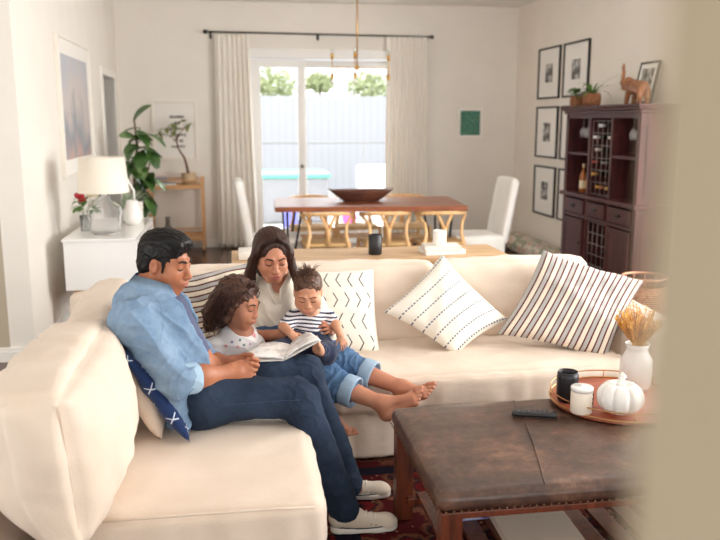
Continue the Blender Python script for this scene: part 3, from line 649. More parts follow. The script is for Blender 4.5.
# leaning frame behind the elephant
t = thing('framed_portrait', 'black framed portrait leaning on the wall behind the wooden elephant', 'picture', (3.6, 6.8, TOPZ))
Rl = Matrix.Rotation(.2, 3, 'Y'); cc = Vector((3.63, 6.76, TOPZ+.19))
def lb_(bm, dy, dz, sy, sz, dx=0, th=.02): return box(bm, cc+Rl @ Vector((dx, dy, dz)), (th, sy, sz), .002, Rl)
bm = B(); lb_(bm, -.16, 0, .02, .37); lb_(bm, .16, 0, .02, .37); lb_(bm, 0, .176, .3, .02); lb_(bm, 0, -.176, .3, .02); link('frame', fin(bm), MBK, t, smooth=False)
bm = B(); lb_(bm, 0, 0, .3, .335, 0, .008); link('mat_board', fin(bm), MPG, t, smooth=False)
bm = B(); lb_(bm, 0, 0, .21, .25, -.005, .003); link('print', fin(bm), art('photo7', 9), t, smooth=False)
# wooden elephant, trunk raised, walking towards +y
mel = wood('carved_wood', (160, 104, 64), (112, 68, 42), .4, (4, 2, 4), 6)
S = Sdf(); ex, ey, ez = 3.45, 6.58, TOPZ
E_ = lambda dy, dz, dx=0: (ex+dx, ey+dy, ez+dz)
S.ell(E_(-.02, .135), (.062, .13, .068)); S.ell(E_(-.1, .125), (.058, .07, .066)).ell(E_(.07, .15), (.055, .07, .06)); S.ell(E_(.16, .185), (.043, .05, .05), k=.04); S.cap(E_(.09, .16), E_(.15, .18), .045, .04, .03)
S.chain([E_(.19, .175), E_(.24, .16), E_(.272, .19), E_(.262, .25), E_(.255, .285), E_(.268, .32), E_(.262, .345)], [.026, .021, .018, .015, .013, .011, .012], .012)
S.cap(E_(.19, .15, -.02), E_(.25, .135, -.026), .007, .004, .006).cap(E_(.19, .15, .02), E_(.25, .135, .026), .007, .004, .006); S.cap(E_(.18, .15), E_(.2, .135), .016, .01)
for dx in (-.034, .034):
    S.chain([E_(-.12, .1, dx), E_(-.13, .06, dx), E_(-.12, .018, dx)], [.032, .022, .021], .015); S.chain([E_(.08, .1, dx), E_(.1, .06, dx), E_(.11, .018, dx)], [.028, .02, .02], .015)
S.cap(E_(-.17, .15), E_(-.19, .07), .007, .005, .01)
t = thing('elephant_figurine', 'carved brown wooden elephant with raised trunk on the cabinet', 'figurine', (ex, ey, ez))
link('body', S.mesh(.005), mel, t)
for sx in (-1, 1):
    S = Sdf(); S.ell(E_(.12, .165, sx*.052), (.007, .045, .05), np.array(rotz(-sx*.25)), .004); link('ear', S.mesh(.004), mel, t)
# ================================================================ LEFT SIDE: console, lamp, cart
MGW = Mat('gloss_white', (246, 245, 243), .12); MOR = wood('warm_beech', (222, 174, 124), (198, 146, 96), .45, (1, 6, 6))
t = thing('console_cabinet', 'glossy white floating console cabinet along the left wall', 'console cabinet', (-1.0, 6.6, .36))
bm = bx(-1.22, -.72, 5.95, 7.25, .38, .738, .004); link('carcass', fin(bm), MGW, t, smooth=False); link('top_panel', fin(bx(-1.23, -.71, 5.94, 7.26, .738, .756, .003)), MGW, t, smooth=False)
for k in range(2): link('door', fin(bx(-.72, -.706, 5.96+.645*k, 6.595+.645*k, .39, .73, .003)), MGW, t, smooth=False)
bm = bx(-1.18, -.78, 6.02, 7.18, .3, .38, .004); 
for xx in (-1.16, -.8):
    for yy in (6.06, 7.14): bx(xx-.025, xx+.025, yy-.025, yy+.025, 0, .3, .004, bm)
link('base', fin(bm), MOR, t, smooth=False)
# lamp
lx, ly, lz = -.955, 6.2, .757
t = thing('table_lamp', 'clear glass table lamp with a cream drum shade on the white console', 'lamp', (lx, ly, lz))
mg2 = Mat('lamp_glass', (255, 255, 255), .02, IOR=1.1, Transmission_Weight=.95)
bm = B(); lathe(bm, (lx, ly, lz), [(0, .001), (.085, .001), (.105, .012), (.118, .1), (.13, .17), (.115, .215), (.06, .25), (.035, .275), (.035, .3), (.03, .3), (.03, .273), (.055, .244), (.108, .208), (.122, .168), (.11, .1), (.097, .018), (0, .012)], 36); link('glass_base', fin(bm), mg2, t)
bm = B(); lathe(bm, (lx, ly, lz), [(.0, .3), (.03, .3), (.03, .315), (.008, .32), (.008, .36), (.018, .365), (.018, .4), (0, .4)], 16); link('fitting', fin(bm), MBR, t)
msh = fabric('lamp_shade_linen', (244, 238, 226), (238, 230, 216), 300, .1); msh.b.inputs['Transmission Weight'].default_value = 0
bm = B(); lathe(bm, (lx, ly, lz), [(.186, .315), (.165, .575), (.162, .575), (.183, .315), (.186, .315)], 48); link('lamp_shade', fin(bm), msh, t)
bm = B()
for a in range(3): tube(bm, [(lx, ly, lz+.39), (lx+.17*math.cos(a*2.1), ly+.17*math.sin(a*2.1), lz+.565)], .0025, 6)
link('shade_support', fin(bm), MBR, t)
# flowers and white pitcher behind the lamp
mrd = Mat('rose_red', (176, 30, 44), .6); mcr = Mat('rose_cream', (240, 224, 188), .6)
t = thing('flower_bouquet', 'red and cream roses in a small glass behind the lamp', 'flowers', (-1.14, 6.42, lz))
bm = B(); lathe(bm, (-1.14, 6.42, lz), [(0, .001), (.035, .001), (.04, .12), (.037, .12), (.032, .006), (0, .006)], 20); link('glass_vase', fin(bm), MGL, t)
def rose(c, r, m, sd):
    S = Sdf(); S.ell(c, (r*.8, r*.8, r*.75), k=.002); rg = random.Random(sd)
    for i in range(9): a = i*2.4; q = .35+.06*i; S.ell((c[0]+q*r*math.cos(a), c[1]+q*r*math.sin(a), c[2]+r*(.35-.05*i)), (r*.42, r*.42, r*.5), k=.002)
    link('bloom', S.mesh(.004), m, t)
rose((-1.17, 6.4, 1.03), .035, mrd, 1); rose((-1.145, 6.37, 1.0), .028, mrd, 2); rose((-1.03, 6.42, 1.05), .04, mcr, 3); rose((-1.1, 6.47, 1.03), .03, mcr, 4)
bm = B(); rg = random.Random(4)
for q in ((-1.17, 6.4, 1.0), (-1.145, 6.37, .98), (-1.03, 6.42, 1.02), (-1.1, 6.47, 1.0)): tube(bm, [(-1.14, 6.42, lz+.01), ((q[0]-1.14)/2, (q[1]+6.42)/2, .92), q], .0025, 6)
for i in range(34): a = rg.uniform(0, 2*PI); blade(bm, (-1.12+.05*math.cos(a), 6.42+.05*math.sin(a), rg.uniform(.9, 1.0)), (math.cos(a), math.sin(a), rg.uniform(-.3, .8)), .08, .022, 1, 5)
link('leaves', fin(bm), mlf, t)
t = thing('pitcher', 'white ceramic pitcher with a tall arched handle on the console', 'pitcher', (-.82, 6.75, lz))
MCE = Mat('white_ceramic', (242, 240, 236), .2)
bm = B(); lathe(bm, (-.82, 6.75, lz), [(0, .001), (.05, .001), (.075, .04), (.078, .1), (.05, .17), (.045, .2), (.041, .2), (.046, .168), (.07, .1), (.066, .045), (0, .012)], 28); link('body', fin(bm), MCE, t)
bm = B(); tube(bm, [(-.8, 6.73, lz+.19), (-.8, 6.73, lz+.28), (-.85, 6.71, lz+.38), (-.93, 6.68, lz+.42), (-.98, 6.66, lz+.36)], [.009, .01, .011, .01, .007], 10); link('handle', fin(bm), MCE, t)
t = thing('photo_stand', 'small white framed card standing on the console', 'picture', (-.84, 7.1, lz)); link('frame', fin(box(B(), (-.84, 7.1, lz+.08), (.13, .016, .15), .003, Matrix.Rotation(-.12, 3, 'X') @ rotz(.2))), MWF, t, smooth=False)
bm = B()
for i in range(15): a = rg.uniform(0, 2*PI); blade(bm, (-.9+.03*math.cos(a), 6.92+.03*math.sin(a), lz+.12), (math.cos(a), math.sin(a), rg.uniform(.6, 2)), .22, .025, .8, 6)
t = thing('potted_plant', 'grey green leafy plant in a glass on the console behind the lamp', 'potted plant', (-.9, 6.92, lz)); mgl2 = Mat('sage_leaf', (150, 166, 140), .6); link('leaves', fin(bm), mgl2, t)
bm = B(); lathe(bm, (-.9, 6.92, lz), [(0, .001), (.038, .001), (.042, .14), (.039, .14), (.034, .006), (0, .006)], 20); link('glass_vase', fin(bm), MGL, t)
# bar cart
ct = thing('bar_cart', 'light wooden two tier bar cart against the back wall', 'bar cart', (-.68, 10.0, 0))
cx0, cx1, cy0, cy1 = -.99, -.37, 9.82, 10.2
for xx in (cx0, cx1):
    for yy in (cy0, cy1):
        bm = bx(xx-.016, xx+.016, yy-.016, yy+.016, .05, .92, .003); l = link('leg', fin(bm), MOR, ct, smooth=False)
        bm = B(); lathe(bm, (xx, yy, .027), [(0, -.012), (.026, -.012), (.027, 0), (.026, .012), (0, .012)], 16, Matrix.Rotation(PI/2, 3, 'Y')); link('caster', fin(bm), MBK, l)
for zz, nm in ((.8, 'upper_tray'), (.17, 'lower_tray')):
    bm = bx(cx0, cx1, cy0, cy1, zz, zz+.02, .002)
    for a in ((cx0, cx1, cy0-.008, cy0+.008), (cx0, cx1, cy1-.008, cy1+.008), (cx0-.008, cx0+.008, cy0, cy1), (cx1-.008, cx1+.008, cy0, cy1)): bx(*a, zz-.01, zz+.035, .002, bm); bx(*a, zz+.085, zz+.1, .002, bm)
    link(nm, fin(bm), MOR, ct, smooth=False)
tr = thing('potted_tree', 'small tree with bare bent stem in a ribbed wooden pot on the bar cart', 'potted plant', (-.53, 9.98, .821))
mpt = Mat('ribbed_pot', (204, 178, 142), .7); bm = B(); n = 40
pr_ = [(0, 0), (.075, 0), (.085, .15), (.076, .15), (.07, .13), (0, .13)]; lathe(bm, (-.53, 9.98, .821), pr_, n)
for v in bm.verts:
    d = Vector((v.co.x+.53, v.co.y-9.98, 0))
    if d.length > .072: a = math.atan2(d.y, d.x); k = 1+.04*math.cos(a*20); v.co.x = -.53+d.x*k; v.co.y = 9.98+d.y*k
link('pot', fin(bm), mpt, tr); mst = Mat('bark_brown', (112, 72, 56), .8)
bm = B(); tube(bm, [(-.53, 9.98, .95), (-.55, 9.98, 1.07), (-.57, 9.98, 1.15), (-.63, 9.97, 1.25), (-.66, 9.96, 1.36), (-.63, 9.95, 1.44)], [.018, .015, .013, .01, .008, .006], 10)
for q in ((-.78, 9.9, 1.5), (-.5, 9.95, 1.52), (-.7, 10.0, 1.56), (-.86, 9.95, 1.44)): tube(bm, [(-.65, 9.96, 1.37), ((-.65+q[0])/2, (9.96+q[1])/2, q[2]-.02), q], .004, 6)
link('stem', fin(bm), mst, tr); bm = B(); rg = random.Random(11)
for q in ((-.78, 9.9, 1.5), (-.5, 9.95, 1.54), (-.7, 10.0, 1.56), (-.86, 9.95, 1.44), (-.66, 9.9, 1.48), (-.56, 9.93, 1.58)):
    for i in range(10): a = rg.uniform(0, 2*PI); blade(bm, q, (math.cos(a), .5*math.sin(a), rg.uniform(-.5, .6)), rg.uniform(.08, .13), .016, 1.2, 6)
mol = Mat('olive_leaf', (128, 140, 72), .5); link('leaves', fin(bm), mol, tr)
book('book', 'flat pale book at the left of the bar cart top', (-.8, 9.98), (.24, .18, .03), 0, Mat('blue_cover', (178, 186, 196), .6), None, .821)
t = thing('camera_box', 'small grey and pink box on the book on the bar cart', 'box', (-.84, 9.98, .852)); link('box_body', fin(bx(-.91, -.79, 9.92, 10.04, .852, .93, .006)), Mat('box_grey', (140, 144, 154), .6), t, smooth=False); link('lid', fin(bx(-.915, -.785, 9.915, 10.045, .93, .952, .004)), Mat('box_pink', (226, 206, 200), .6), t, smooth=False)
bm = B(); lathe(bm, (-.8, 9.98, .191), [(0, 0), (.075, 0), (.08, .02), (.075, .09), (.05, .12), (.03, .15), (.028, .24), (.034, .25), (.026, .25), (.02, .15), (0, .14)], 28); tag(link('decanter', fin(bm), Mat('smoky_glass', (170, 160, 150), .1, Transmission_Weight=.5)), 'smoky grey decanter on the lower shelf of the bar cart', 'decanter')
# fiddle leaf fig behind the console
fg = thing('fiddle_leaf_fig', 'tall fiddle leaf fig with big glossy leaves behind the lamp', 'potted plant', (-1.0, 8.5, 0))
bm = B(); lathe(bm, (-1.0, 8.5, 0), [(0, 0), (.13, 0), (.17, .28), (.16, .3), (.15, .27), (0, .26)], 28); link('pot', fin(bm), MCE, fg)
bm = B(); tube(bm, [(-1, 8.5, .26), (-.98, 8.48, .6), (-1.0, 8.5, 1.0), (-.95, 8.48, 1.35), (-.97, 8.5, 1.62)], [.018, .016, .014, .012, .008], 8)
tube(bm, [(-1, 8.5, .8), (-.88, 8.45, 1.0), (-.82, 8.42, 1.2)], .009, 8); link('stem', fin(bm), mst, fg)
mfg = Mat('fig_leaf', (62, 96, 44), .32); mfg.color(mfg.ramp(mfg.noise(7, 3), [(.3, (44, 76, 34)), (.55, (76, 112, 54)), (.8, (150, 172, 120))]))
rg = random.Random(21)
LF = [(-.97, 8.5, 1.58, .25, 1.2)]+[(-.95+.1*rg.uniform(-1, 1)+.04*(1.6-q), 8.44+.06*rg.uniform(-1, 1), q, rg.uniform(-3.4, .4), rg.uniform(-.9, .1)+(q-1.1)*.7) for q in np.linspace(.78, 1.52, 34)]
for (x, y, z, a, up) in LF:
    bm = B(); blade(bm, (x, y, z), (math.cos(a)*.7, math.sin(a)*.7, up), rg.uniform(.2, .29), rg.uniform(.065, .09), rg.uniform(.5, 1.3), 10, rg.uniform(-1, 1), .2)
    tube(bm, [(-.97, 8.48, z-.05), (x, y, z)], .004, 5); link('leaf', fin(bm), mfg, fg)
# ================================================================ SOFA
MSO = fabric('sofa_slipcover', (230, 214, 198), (221, 203, 185), 240, .35)
sf = thing('sectional_sofa', 'cream slipcovered corner sofa the family sits on', 'sofa', (.5, 3.6, 0))
def pleat(amp, f, axis, side=None, sd=0):
    def g(p, P, n):
        a = np.sin(p[:, axis]*f+1.7*np.sin(p[:, axis]*f*.31+sd)+1.2*p[:, 2]*8*np.sin(p[:, axis]*7+sd))
        w = np.clip(1-np.abs(P[:, 2])*.7, .25, 1) if side is None else side(P)
        q = p.copy(); o = 1-axis; q[:, o] += np.sign(P[:, o])*amp*a*w*(np.abs(P[:, o]) > .75); return q
    return g
def topfold(amp, d, f, sd, z=1):
    def g(p, P, n):
        q = p.copy(); q[:, 2] += amp*folds(p, d, f, sd, 2.)*(P[:, 2]*z > .6); return q
    return g
def both(*fs):
    def g(p, P, n):
        for f in fs: p = f(p, P, n)
        return p
    return g
piping0 = lambda pts: tube(B(), pts, .004, 6)
# seat bases with loose skirts
link('skirt', fin(cushion((-.18, 3.2, .14), (.84, 1.8, .24), .02, .004, 30, wr=.004, seed=1, extra=pleat(.006, 60, 1))), MSO, sf)
link('skirt', fin(cushion((1.1, 3.82, .14), (1.7, .6, .24), .02, .004, 44, wr=.004, seed=2, extra=pleat(.013, 44, 0))), MSO, sf)
link('seat_cushion', fin(cushion((-.165, 3.19, .35), (.85, 1.82, .2), .05, (.01, .01, .012), 40, wr=.0025, seed=3, extra=both(topfold(.006, (.3, 1, 0), 26, 3), pleat(.004, 50, 0)))), MSO, sf)
for pts in ([(-.52, 2.272, .437), (-.2, 2.268, .44), (.1, 2.27, .438), (.22, 2.275, .432)],): link('seam', fin(piping0(pts)), MSO, sf)
link('seat_cushion', fin(cushion((1.09, 3.795, .35), (1.66, .67, .2), .055, (.01, .016, .012), 50, wr=.0025, seed=4, extra=both(topfold(.009, (1, .25, 0), 34, 6), pleat(.010, 75, 0)))), MSO, sf)
# frames
link('back_frame', fin(cushion((.5, 4.37, .36), (2.75, .13, .68), .04, .003, 20, wr=.003, seed=5)), MSO, sf)
link('back_frame', fin(cushion((-.8, 3.22, .3), (.2, 2.3, .56), .05, .004, 20, wr=.003, seed=6)), MSO, sf)
link('armrest', fin(cushion((2.03, 3.9, .33), (.2, .9, .64), .06, .012, 16, wr=.004, seed=7)), MSO, sf)
def piping(pts, r=.0035):
    return tube(B(), pts, r, 6)
Ry = Matrix.Rotation(-.08, 3, 'Y')
def pinch_back(p, P, n):
    q = p.copy(); f = 1-.6*np.clip(-P[:, 2], 0, 1)**1.5-.25*np.abs(P[:, 1])**6; q[:, 0] = .105+(q[:, 0]-.105)*np.where(p[:, 0] < .1, f, 1); return q
def sidefold(p, P, n):
    q = p.copy(); q[:, 0] += .005*folds(p, (0, .35, 1), 30, 21, 2.)*(P[:, 0] > .6)*(1-P[:, 1]**2*.5); return q
big = fin(cushion((-.545, 2.5, .665), (.22, .86, .46), .045, (.1, .035, .025), 30, R=Ry, wr=.006, seed=8, extra=both(pinch_back, topfold(.007, (0, 1, 0), 46, 9), sidefold)))
c1 = link('back_cushion', big, MSO, sf)
def edge_seam(c, size, R_, puff, parent, sides):
    hx, hy, hz = [s/2 for s in size]
    for sx in sides:
        pts = []
        for t in np.linspace(-1, 1, 15): pts.append((sx*(hx-.008), -hy+.008-puff[1]*.0, t*(hz-.03)))
        pts2 = [Vector(c)+R_ @ Vector(p) for p in pts]
        link('seam', fin(piping(pts2, .003)), MSO, parent)
edge_seam((-.545, 2.5, .665), (.212, .865, .46), Ry, (.05, .03), c1, (1,))
link('back_cushion', fin(cushion((-.55, 3.42, .66), (.18, .8, .42), .05, (.04, .03, .02), 26, R=Ry @ rotz(.03), wr=.008, seed=10, extra=topfold(.008, (.2, 1, 0), 30, 12))), MSO, sf)
Rx = Matrix.Rotation(-.1, 3, 'X')
for x0, x1, sd in ((-.42, .12, 11), (.13, 1.06, 13), (1.075, 1.93, 17)):
    link('back_cushion', fin(cushion(((x0+x1)/2, 4.17, .63), (x1-x0, .2, .44), .05, (.01, .04, .012), 26, R=Rx, wr=.005, seed=sd)), MSO, sf)
# ================================================================ PILLOWS
def dash(m, u, v, n, us, w, dn, base, dark, duty=.6):
    """thin dashed lines at u positions"""
    acc = None
    for uu in us:
        k = (u-uu).ab().lt(w); acc = k if acc is None else acc.mx(k)
    return acc*((v*dn).fr().lt(duty))
pc = (244, 238, 226)
m1 = fabric('dashed_pillow_cloth', pc, (236, 229, 216), 220, .3); u, v, w = m1.uvw('UV')
k = dash(m1, u+(v*3).sin()*.012, v, 0, (.03, .2, .36, .52, .68, .84, .975), .0085, 22, pc, 0)
m1.color(m1.mix(k, pc, (72, 84, 112)))
Yp = lambda *a: V(*a)
# A(0,0) B(1,0) C(1,1) D(0,1)
bm = pillow4(at(383, 312, 3.9), at(455, 356, 3.74), at(509, 320, 3.86), at(442, 254, 4.04), .17, seed=3, pinch=.09, wr=.006)
tag(link('throw_pillow', fin(bm), m1), 'white pillow with thin blue dashed lines tilted on the sofa', 'pillow')
def stripe_cloth(name, horizontal=False):
    m = fabric(name, (238, 226, 204), (230, 216, 192), 220, .35); u, v, w = m.uvw('UV'); a = v if horizontal else u
    if horizontal: a = a+(u*7).sin()*.02
    p = (a*(7.5 if horizontal else 9.5)+.1).fr(); grey = (p-.3).ab().lt(.2); red = ((p-.06).ab().lt(.07)).mx((p-.54).ab().lt(.07)); b = u if horizontal else v
    navy = (b*34).fr().lt(.3)
    c = m.mix(grey, (238, 228, 210), (186, 185, 182)); c2 = m.mix(navy, (112, 40, 34), (40, 30, 44)); return m.color(m.mix(red, c, c2))
m2 = stripe_cloth('striped_pillow_cloth')
bm = pillow4(at(497, 334, 3.78), at(607, 361, 3.62), at(645, 281, 3.8), at(543, 250, 4.0), .2, n=30, seed=9, pinch=.08, wr=.012)
tag(link('throw_pillow', fin(bm), m2), 'grey, cream and dark red striped pillow at the right end of the sofa', 'pillow')
m3 = stripe_cloth('striped_pillow_cloth_wavy', True)
bm = pillow4(V(-.36, 3.78, .46), V(.12, 3.94, .46), V(.12, 4.06, .9), V(-.32, 3.95, .84), .16, seed=5, pinch=.06, wr=.012)
tag(link('throw_pillow', fin(bm), m3), 'pillow with wavy blue grey and dark red stripes between father and mother', 'pillow')
# chevron pillow
m4 = fabric('chevron_pillow_cloth', pc, (236, 229, 216), 220, .3); u, v, w = m4.uvw('UV')
row = (v*4.0).fl(); fv = ((v*4.0).fr()-.5); sgn = ((row/2).fr().lt(.25))*2-1
uu = (u*6.6+sgn*(fv.ab())*1.0+.2).fr(); line = (uu-.5).ab().lt(.055)*(fv.ab().lt(.36))*((u-.5).ab().lt(.44))
m4.color(m4.mix(line, pc, (74, 72, 70)))
bm = pillow4(at(299, 354, 3.86), at(380, 356, 3.84), at(373, 269, 4.0), at(295, 271, 4.02), .13, seed=6, pinch=.04)
tag(link('throw_pillow', fin(bm), m4), 'white pillow with rows of grey chevrons beside the baby', 'pillow')
# navy pillow and cream pillow behind the father
m5 = fabric('navy_pillow_cloth', (34, 54, 98), (26, 42, 80), 220, .3); u, v, w = m5.uvw('UV')
fu, fv = (u*6+(v*6).fl()*.5).fr()-.5, (v*6).fr()-.5; k = ((fu-fv).ab().lt(.045)).mx((fu+fv).ab().lt(.045))*(fu.ab().lt(.2))*(fv.ab().lt(.24)); m5.color(m5.mix(k, (34, 54, 98), (200, 212, 226)))
bm = pillow4(V(-.18, 2.765, .465), V(-.2, 3.22, .47), V(-.44, 3.26, .84), V(-.40, 2.79, .8), .1, seed=12, wr=.006)
tag(link('throw_pillow', fin(bm), m5), 'navy blue pillow with small white crosses behind the father', 'pillow')
bm = pillow4(V(-.28, 2.80, .465), V(-.31, 3.3, .47), V(-.53, 3.32, .88), V(-.475, 2.84, .85), .13, seed=14, wr=.008)
tag(link('throw_pillow', fin(bm), MSO), 'plain cream pillow between the big back cushion and the navy pillow', 'pillow')
# ================================================================ RUG
mr = Mat('persian_rug', (110, 24, 28), .95, spec=.1); x, y, z = mr.uvw(); n1 = mr.voro(7, feat='F1'); n2 = mr.noise(34, 3); n3 = mr.voro(22)
ax = (x*1.0).ab(); cell = ((x*5).sin()*(y*5).sin()).ab()
c = mr.ramp(n1+n2*.35+cell*.25, [(.3, (16, 15, 24)), (.42, (84, 20, 24)), (.56, (108, 26, 28)), (.66, (26, 20, 30)), (.78, (120, 76, 56)), (.9, (76, 18, 22))])
k = n3.lt(.16); c = mr.mix(k, c, (150, 112, 86))
bd = ((x+1.02).ab().lt(.05)).mx((y-.95).ab().lt(.04)); mr.color(mr.mix(bd, c, (26, 24, 38))); mr.bump(mr.noise(320, 2), .6, .006)
tag(link('rug', fin(cushion((1.42, 2.45, .006), (2.2, 2.2, .012), .004, 0, 10, wr=0)), mr), 'dark red patterned persian rug in front of the sofa', 'rug')
# ================================================================ LEATHER COFFEE TABLE
mle = Mat('worn_leather', (84, 62, 52), .33, spec=.5); n = mle.noise(5, 6, rough=.65, dist=.4); n2 = mle.noise(30, 5, rough=.7)
mle.color(mle.ramp(n*.6+n2*.4, [(.32, (46, 33, 29)), (.46, (74, 53, 44)), (.56, (98, 71, 57)), (.7, (142, 106, 84))])); mle.bump(n2+mle.voro(90)*.6, .22, .003)
MCW = wood('cherry_wood', (112, 54, 30), (70, 32, 18), .35, (7, 7, 1))
OX0, OX1, OY0, OY1 = .6, 1.98, 2.22, 3.0
ot = thing('coffee_table', 'brown leather topped coffee table with nailhead trim and open shelf', 'coffee table', ((OX0+OX1)/2, (OY0+OY1)/2, .0))
lt = link('leather_top', fin(cushion(((OX0+OX1)/2, (OY0+OY1)/2, .435), (OX1-OX0, OY1-OY0, .07), .03, (.004, .004, .014), 40, wr=.0018, seed=20, extra=topfold(.0018, (1, .6, 0), 9, 4))), mle, ot)
bm = B()
for xx in (.0,): tube(bm, [(.94+.17*t+.01*math.sin(t*3), OY0+t*(OY1-OY0), .472+.016*math.sin(t*PI)**.8-.012*(t in (0, 1))) for t in np.linspace(0.02, .98, 24)], .0022, 6)
link('seam', fin(bm), mle, lt)
mnl = Mat('nailhead_brass', (92, 70, 52), .35, .9); bm = B()
for k in range(56): box(bm, (OX0+.02+k*.0243, OY0-.004, .412), (.008, .006, .008), .003, seg=1)
link('nailhead_row', fin(bm), mnl, lt); bm = B()
for k in range(32): box(bm, (OX0-.004, OY0+.02+k*.0243, .412), (.006, .008, .008), .003, seg=1)
link('nailhead_row', fin(bm), mnl, lt)
bm = bx(OX0+.01, OX1-.01, OY0+.01, OY0+.035, .378, .4, .003); bx(OX0+.01, OX1-.01, OY1-.035, OY1-.01, .378, .4, .003, bm); bx(OX0+.01, OX0+.035, OY0+.035, OY1-.035, .378, .4, .003, bm); bx(OX1-.035, OX1-.01, OY0+.035, OY1-.035, .378, .4, .003, bm); link('apron', fin(bm), MCW, ot, smooth=False)
for xx in (OX0+.045, OX1-.045):
    for yy in (OY0+.045, OY1-.045): link('leg', fin(bx(xx-.034, xx+.034, yy-.034, yy+.034, .012, .4, .005)), MCW, ot, smooth=False)
bm = B(); bx(OX0+.05, OX1-.05, OY0+.08, OY0+.11, .09, .12, .003, bm); bx(OX0+.05, OX1-.05, OY1-.11, OY1-.08, .09, .12, .003, bm)
for k in range(12): x0 = OX0+.09+k*.102; bx(x0, x0+.07, OY0+.08, OY1-.08, .12, .135, .003, bm)
link('shelf_slats', fin(bm), MCW, ot, smooth=False)
# books on the shelf
bm = B(); box(bm, (1.04, 2.5, .155), (.27, .36, .036), .003, rotz(-.04)); t = thing('large_book', 'large blank white book lying under the leather table', 'book', (1.04, 2.5, .136)); link('cover', fin(bm), Mat('dusty_white', (216, 200, 184), .6), t, smooth=False)
t = book('magazine', 'magazine with blue and white cover behind the large book under the table', (.92, 2.76), (.3, .2, .05), .05, Mat('mag_blue', (150, 160, 205), .4), None, .136)
mm = t.children[1].data.materials[0]; mq = Mat('mag_print', (150, 160, 205), .4); mq.color(mq.ramp(mq.noise(14, 3), [(.35, (58, 62, 140)), (.5, (190, 196, 216)), (.65, (226, 222, 220))])); t.children[1].data.materials[0] = mq.m
# remote
Rr = rotz(-.32); t = thing('remote_control', 'black remote control lying on the leather table', 'remote control', (1.115, 2.77, .485))
link('remote_body', fin(box(B(), (1.115, 2.77, .496), (.17, .045, .018), .007, Rr, 3)), Mat('remote_plastic', (26, 26, 28), .35), t); mbt = Mat('remote_button', (66, 66, 70), .5)
for k in range(7):
    bm = B()
    for j in (-1, 0, 1): p = Rr @ Vector((-.06+k*.018, j*.012, 0)); box(bm, (1.115+p.x, 2.77+p.y, .506), (.009, .008, .003), .001, Rr, 1)
    link('button_row', fin(bm), mbt, t)
# ---------------- tray with its things
TX, TY, TZ = 1.505, 2.87, .488
t = thing('round_tray', 'round copper coloured wooden tray with thin gold wire rail on the table', 'tray', (TX, TY, TZ)); mty = wood('tray_wood', (186, 100, 72), (150, 74, 52), .4, (1, 8, 8)); mgo = Mat('gold_wire', (196, 150, 100), .3, 1)
bm = B(); lathe(bm, (TX, TY, TZ), [(0, 0), (.262, 0), (.268, .006), (.262, .012), (0, .012)], 64); link('tray_base', fin(bm), mty, t)
for zz, rr, th in ((.045, .266, .0028), (.014, .268, .004)):
    bm = B(); tube(bm, [(TX+rr*math.cos(a), TY+rr*math.sin(a), TZ+zz) for a in np.linspace(0, 2*PI, 65)], th, 8, False); link('rail', fin(bm), mgo, t)
for k in range(8): a = 2*PI*k/8+.55; bm = B(); tube(bm, [(TX+.267*math.cos(a), TY+.267*math.sin(a), TZ+.008), (TX+.266*math.cos(a), TY+.266*math.sin(a), TZ+.045)], .0025, 6); link('rail_post', fin(bm), mgo, t)
tz = TZ+.013
bm = B(); lathe(bm, (1.29, 2.875, tz), [(0, 0), (.034, 0), (.042, .02), (.043, .1), (.04, .122), (.037, .122), (.039, .1), (.037, .03), (0, .02)], 32); tag(link('tumbler', fin(bm), Mat('black_glaze', (30, 28, 34), .35)), 'black ceramic tumbler on the round tray', 'tumbler')
t = thing('jar_candle', 'small white lidded candle jar with dark script on the tray', 'candle', (1.325, 2.745, tz))
bm = B(); lathe(bm, (1.325, 2.745, tz), [(0, 0), (.034, 0), (.037, .004), (.037, .075), (.033, .078), (0, .078)], 32); link('jar', fin(bm), Mat('candle_jar', (240, 228, 212), .5), t)
bm = B(); lathe(bm, (1.325, 2.745, tz+.078), [(0, 0), (.038, 0), (.038, .012), (.034, .015), (.005, .015), (.004, .02), (0, .021)], 32); link('lid', fin(bm), MCE, t)
mik = Mat('script_ink', (70, 34, 44), .6); bm = B(); rng = np.random.default_rng(3)
for k, zz in enumerate((.068, .052, .036, .018)):
    pts = [(1.325+.0378*math.cos(a), 2.745+.0378*math.sin(a), tz+zz+.006*math.sin(i*2.1+k)) for i, a in enumerate(np.linspace(-.75, .0, 14))]; tube(bm, pts, .0011, 5)
link('script_print', fin(bm), mik, t)
# pumpkin
t = thing('ceramic_pumpkin', 'white ceramic pumpkin on the round tray', 'pumpkin', (1.45, 2.735, tz)); n, m = 96, 30; bm = B(); rings = []
for i in range(m+1):
    ph = PI*i/m; row = []
    for j in range(n):
        a = 2*PI*j/n; rib = 1-.13*(1-abs(math.sin(a*4)))**2.2*math.sin(ph)**.5
        rr = .073*math.sin(ph)**.85*rib; z = .057-.055*math.cos(ph)-.016*math.exp(-(math.sin(ph)/.35)**2)*(-1 if i < m/2 else 1)
        row.append(bm.verts.new((1.45+rr*math.cos(a), 2.735+rr*math.sin(a), tz+max(z, 0))))
    rings.append(row)
for a, b_ in zip(rings, rings[1:]):
    for j in range(n): bm.faces.new((a[j], a[(j+1) % n], b_[(j+1) % n], b_[j]))
bmesh.ops.remove_doubles(bm, verts=bm.verts, dist=1e-5); link('body', fin(bm), MCE, t)
bm = B(); tube(bm, [(1.45, 2.735, tz+.095), (1.45, 2.735, tz+.112), (1.453, 2.735, tz+.125), (1.46, 2.735, tz+.13)], [.014, .01, .011, .012], 12); link('stem', fin(bm), MCE, t)
for q, f in (('ceramic_pumpkin', 1.2), ('jar_candle', 1.12)): bpy.data.objects[q].scale = (f, f, f)
